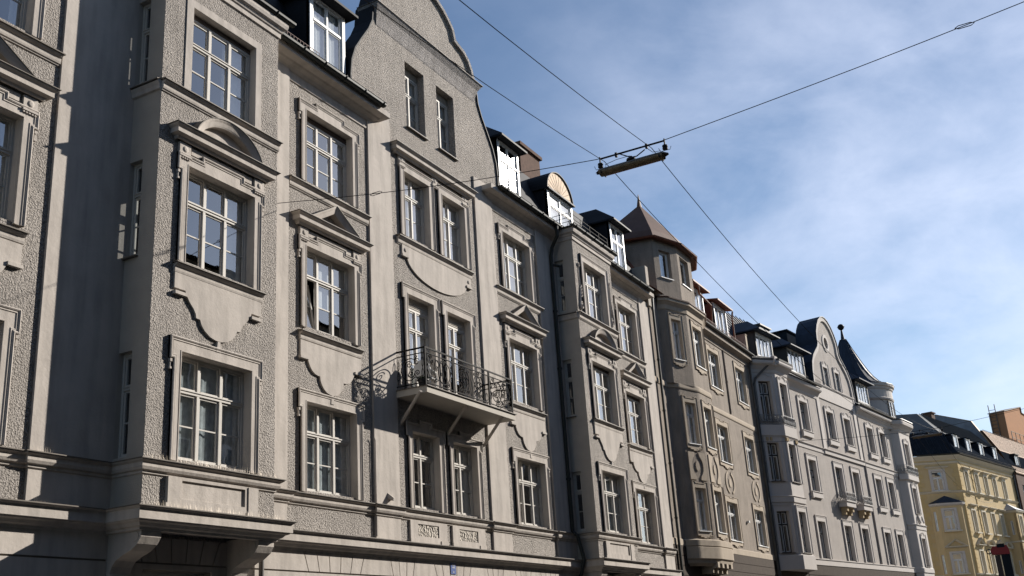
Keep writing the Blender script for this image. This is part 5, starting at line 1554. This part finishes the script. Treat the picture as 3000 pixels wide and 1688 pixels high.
# quoins
for (z0, z1) in ((6.1, 12.8), (13.05, 15.3)):
    n = int((z1-z0)/.36)
    w = MB()
    for k in range(n):
        L = .62 if k % 2 else .42; a_ = z0+k*(z1-z0)/n
        w.box(.0, L, 0.001, .035, a_+.015, a_+(z1-z0)/n-.015)
    w.build('quoin_column', YELD, H5)
    w = MB()
    for k in range(n):
        L = .2 if k % 2 else .12; a_ = z0+k*(z1-z0)/n
        w.box(3.45-L, 3.45+L, 0.001, .05, a_+.015, a_+(z1-z0)/n-.015)
    w.build('quoin_column', YELD, H5)
    w = MB(FL)
    for k in range(n):
        L = .62 if k % 2 else .42; a_ = z0+k*(z1-z0)/n
        w.box(12-L, 12.0, 0.001, .035, a_+.015, a_+(z1-z0)/n-.015)
    w.build('quoin_column', YELD, H5)
    w = MB(FL)
    for k in range(n):
        L = .62 if k % 2 else .36; a_ = z0+k*(z1-z0)/n
        w.box(8.2-.2, 8.2+L, 0.001, .035, a_+.015, a_+(z1-z0)/n-.015)
    w.build('quoin_column', YELD, H5)
w = MB(); gutter(w, [(p[0]+n[0]*.32, p[1]+n[1]*.32) for p, n in mitre(Y5)], 16.15, .09); w.build('gutter', GUTTER, H5)
w = MB(); w.hsweep(Y5, [(.34, 16.08), (.34, 16.2), (-1.15, 18.35)], cap=False); w.build('mansard_roof', MATTE, H5)
w = MB(); w.hsweep(Y5, [(-1.15, 18.35), (-3.1, 20.5), (-9, 20.7)], cap=False); w.build('upper_roof', mat('grey_seam_metal', (.13, .135, .14), .8, spec=.05, var=.15), H5)
w = MB()
mm_ = mitre(Y5)
for k in range(46):
    s_ = -3+k*.42
    zb, dbb = (18.40, -1.12)
    if s_ < 16 and s_ > 2.0: w.add([(max(s_, .55)-.02, dbb, zb), (max(s_, .55)+.02, dbb, zb), (max(s_, 1.95)+.02 if s_ < 1.95 else s_+.02, -3.1, 20.55), (max(s_, 1.95)-.02 if s_ < 1.95 else s_-.02, -3.1, 20.55), (max(s_, .55), dbb+.02, zb+.06), (s_ if s_ > 1.95 else 1.95, -3.08, 20.61)], [(0, 4, 5, 3), (1, 4, 5, 2)])
w.build('roof_seam', GREYPIPE, H5)
w = MB(FL)
for k in range(26):
    u_ = .5+k*.45
    w.add([(u_-.02, .3, 16.24), (u_+.02, .3, 16.24), (u_+.02, -1.15, 18.40), (u_-.02, -1.15, 18.40), (u_, .32, 16.3), (u_, -1.12, 18.46)], [(0, 4, 5, 3), (1, 4, 5, 2)])
w.build('roof_seam', NAVY, H5)
for c in (1.35, 4.75, 8.35, 12.4):
    dormer(H5, ID, c, .42, 16.62, 17.95, -.12, kind='flat', roofm=MATTE, facem=WHITE, sash=WHITE, cols=1, tr=1.0, over=.12, rise=.1, depth=1.6, curtain=[(0, 1)])
snow_guard(H5, 0, 16, .28, 16.3, m_=IRON, h=.22, step=1.2)
w = MB(); w.box(5.4, 6.3, -3.9, -3.1, 20, 21.1); w.box(5.3, 6.4, -4.0, -3.0, 21.1, 21.2); w.build('chimney', BRICK, H5)
# bay at the right end
YK = [(10.9, 0), (10.9, 1.0), (13.2, 1.0), (13.8, 0)]
kf5 = oriel(H5, YK, 3, 11.75, {0: [(.35, .6, 9.6, 10.9), (.35, .6, 6.1, 7.3)], 1: [(.8, 1.6, 9.52, 11.3), (.8, 1.6, 6.07, 7.9)]}, YEL)
for (z0, z1) in ((9.6, 10.9), (6.1, 7.3)): window(H5, kf5[0], .35, .6, z0, z1, d=-.1, cols=1, tr=1.0, munt=False, frame=WHITE)
for (z0, z1) in ((9.52, 11.3), (6.07, 7.9)): y_win(kf5[1], .8, 1.6, z0, z1, 'none')
w = MB(); w.hsweep(YK, [(0, 11.6), (.1, 11.68), (.14, 11.8), (0, 11.85)]); w.build('bay_cornice', YTRIM, H5); w = MB(); w.hsweep(YK, [(0, 8.9), (.06, 8.92), (.06, 9.0), (0, 9.04)]); w.build('bay_cornice', YTRIM, H5)
w = MB(); w.add([(10.75, 0, 11.85), (10.75, 1.15, 11.85), (13.35, 1.15, 11.85), (13.95, 0, 11.85), (12.2, 0, 12.6)], [(0, 1, 4), (1, 2, 4), (2, 3, 4)]); w.build('bay_roof', mat('light_zinc', (.35, .36, .38), .7), H5)
downpipe(H5, [(16.0, .35, 16.1), (16.0, .12, 15.6), (16.0, .12, 0)], .08, GUTTER)
w = MB(); w.quad((.2, -1.2, 5), (16, -1.2, 5), (16, -1.2, 16), (.2, -1.2, 16)); w.fr = FL; w.quad((0, -1.2, 5), (11.5, -1.2, 5), (11.5, -1.2, 16), (0, -1.2, 16)); w.build('room_dark_backing', ROOM_SHADE, H5)

# ================================================================ DARK BRICK HOUSE BEYOND
H6 = House('brick_house', 'dark brown brick house at the far end with glinting copper seam roof', 'house', (100.8, 10.05), R(-11.5), 28)
w = MB(); w.plate(rect(16.55, 40, -.2, 15.9), [rect(c-.5, c+.5, z0, z1) for c in (18.5, 21.5, 24.5) for (z0, z1) in ((13.0, 14.8), (9.5, 11.3))], -.3, .25); w.box(16.55, 40, -10, -9.7, 0, 17); w.build('brick_wall', BRICK, H6)
for c in (18.5, 21.5, 24.5):
    for (z0, z1) in ((13.0, 14.8), (9.5, 11.3)): window(H6, ID, c-.5, c+.5, z0, z1, d=.1, cols=2, tr=.66, munt=False, frame=WHITE)
w = MB(); w.plate([(0, 0), (0, 1), (1, 1), (1, 0)], [], 0, .001) if False else None
fp = Frame((16.2, .1), (16.2, -9.0))
w.fr = fp
PW = [(0, 10), (0, 16.45), (.42, 16.6), (1.14, 18.12), (2.96, 21.55), (6.25, 22.81), (9.0, 22.9), (9.0, 10)]
w.plate(PW, [], 0, .3, back=True); w.build('party_wall', CONC, H6)
w = MB(fp); w.vsweep(PW[1:-1], [(0, -.05), (0.06, -.05), (.06, .36), (0, .36)]); w.build('party_wall_coping', FANM, H6)
w = MB(); w.hsweep([(16.5, 0), (40, 0)], [(.35, 15.85), (.35, 15.95), (-.25, 16.75)], cap=False); w.build('lower_copper_roof', GLINT, H6)
w = MB(); w.hsweep([(16.5, 0), (40, 0)], [(-.25, 16.75), (-.75, 18.2)], cap=False); w.build('dormer_band', MATTE, H6)
w = MB(); w.hsweep([(16.5, 0), (40, 0)], [(-.75, 18.2), (-.72, 18.22), (-2.0, 20.5), (-9, 21.0)], cap=False); w.build('upper_copper_roof', GLINT, H6)
for (d0, z0, d1, z1) in ((-.70, 18.27, -1.98, 20.55), (.33, 16.0, -.22, 16.8)):
    w = MB()
    for k in range(48):
        s_ = 16.6+k*.48
        w.add([(s_-.02, d0, z0), (s_+.02, d0, z0), (s_+.02, d1, z1), (s_-.02, d1, z1), (s_, d0+.025, z0+.03), (s_, d1+.025, z1+.03)], [(0, 4, 5, 3), (1, 4, 5, 2)])
    w.build('roof_seam', COPPERD, H6)
dormer(H6, ID, 20.2, .62, 16.75, 18.0, -.3, kind='flat', roofm=ROOFD, facem=ROOFD, sash=WHITE, cols=2, tr=1.0, over=.1, rise=.1, depth=1.0, curtain=[(0, .8)])
snow_guard(H6, 17, 40, -2.1, 20.42, m_=SHEET, h=.25, step=.4)
# stair tower behind
H7 = House('stair_tower', 'orange brown rooftop tower block with ladder and railing behind the copper roof', 'tower', (100.8, 10.05), R(-11.5), 33)
w = MB(); w.plate([(33.42, 14), (33.42, 25.0), (40.6, 26.4), (40.6, 25.7), (47, 25.3), (47, 14)], [], -5.7, -4.0, back=True); w.build('tower_wall', ORANGE, H7)
w = MB(); w.box(33.36, 33.42, -5.7, -3.99, 14, 24.98); w.build('side_wall', mat('tan_render', (.26, .15, .085), .9, var=.05), H7)
w = MB(); w.vsweep([(33.3, 24.99), (40.62, 26.42), (40.62, 25.72), (47, 25.32)], [(0, -5.8), (.09, -5.8), (.09, -3.9), (0, -3.9)]); w.build('parapet_cap', SHEET, H7)
w = MB()
for d_ in (-5.55, -4.85): w.box(33.22, 33.3, d_-.04, d_+.04, 20.0, 26.0)
for k in range(13): w.box(33.24, 33.28, -5.55, -4.85, 20.3+k*.42, 20.35+k*.42)
w.build('ladder', GREYPIPE, H7)
w = MB()
for s_ in (33.0, 34.6, 36.2, 37.8): w.box(s_-.04, s_+.04, -3.6, -3.52, 20.4, 22.6)
for z_ in (21.1, 21.85, 22.55): w.box(33.0, 37.8, -3.6, -3.54, z_, z_+.06)
w.build('railing', BEIGE, H7)

# ================================================================ HOUSES ACROSS THE STREET (seen mirrored in the panes)
for k, (x0, x1, e_, rg, lab) in enumerate(((-26, 0, 19.6, 22.4, 'plain stuccoed house across the street, nearest behind the viewer'), (0.05, 24, 20.1, 22.6, 'plain stuccoed house across the street, opposite the iron balcony'),
                                       (24.05, 50, 19.2, 22.0, 'plain stuccoed house across the street, opposite the brown house'), (50.05, 80, 18.4, 21.2, 'plain stuccoed house across the street, opposite the pale gable'))):
    Q = House('opposite_house', lab, 'house', (0, -3.0), 0, (x0+x1)/2)
    w = MB(); w.box(x0, x1, 0.0, 11, -.2, e_); w.build('wall', OPP, Q)
    w = MB(); w.add([(x0, -.4, e_), (x1, -.4, e_), (x1, 11, e_), (x0, 11, e_), (x0, 5.5, rg), (x1, 5.5, rg)], [(0, 1, 5, 4), (3, 2, 5, 4), (0, 3, 4), (1, 2, 5)]); w.build('roof', ROOFD, Q)
    n = int((x1-x0)/3.2)
    for j in range(4):
        for i in range(n):
            c = x0+(x1-x0)*(i+.5)/n; z0 = 1.2+j*4.0 if j else 1.0
            w = MB(); w.box(c-.6, c+.6, -.04, .0, z0, z0+2.0); o = w.build('window', WHITE, Q)
            w = MB(); w.box(c-.5, c+.5, -.05, -.04, z0+.1, z0+1.9); w.build('pane', ROOM_SHADE, o)

# ================================================================ POST WITH RED CLAMP
t = thing('clamp_post', (11.96, .958, 0), 'dark post with a bright red clamp head and small steel ring at the lower right', 'post')
def lb(x0, x1, y0, y1, z0, z1, n, m_):
    b = MB(); b.box(x0, x1, y0, y1, z0, z1); return b.build(n, m_, t)
ang = math.atan2(-.4375+.0, .9)
t.rotation_euler = (0, 0, R(-85))
lb(-.055, -.005, -.02, .02, 0, 2.37, 'brown_pole', POSTB)
lb(.005, .085, -.03, .03, 0, 2.38, 'grey_pole', POSTM)
b = MB(); b.plate([(-.075, 2.375), (-.085, 2.42), (-.06, 2.455), (.07, 2.46), (.085, 2.42), (.09, 2.37)], [], -.04, .04, back=True); rc = b.build('clamp', REDP, t)
b = MB(); b.box(-.02, .05, -.045, .045, 2.44, 2.475); b.build('clamp_strap', POSTM, rc)
b = MB(); b.tube([(-.10+.022*math.cos(R(a)), 0, 2.41+.022*math.sin(R(a))) for a in range(0, 361, 30)], .006, 6); b.build('ring', GREYPIPE, rc)
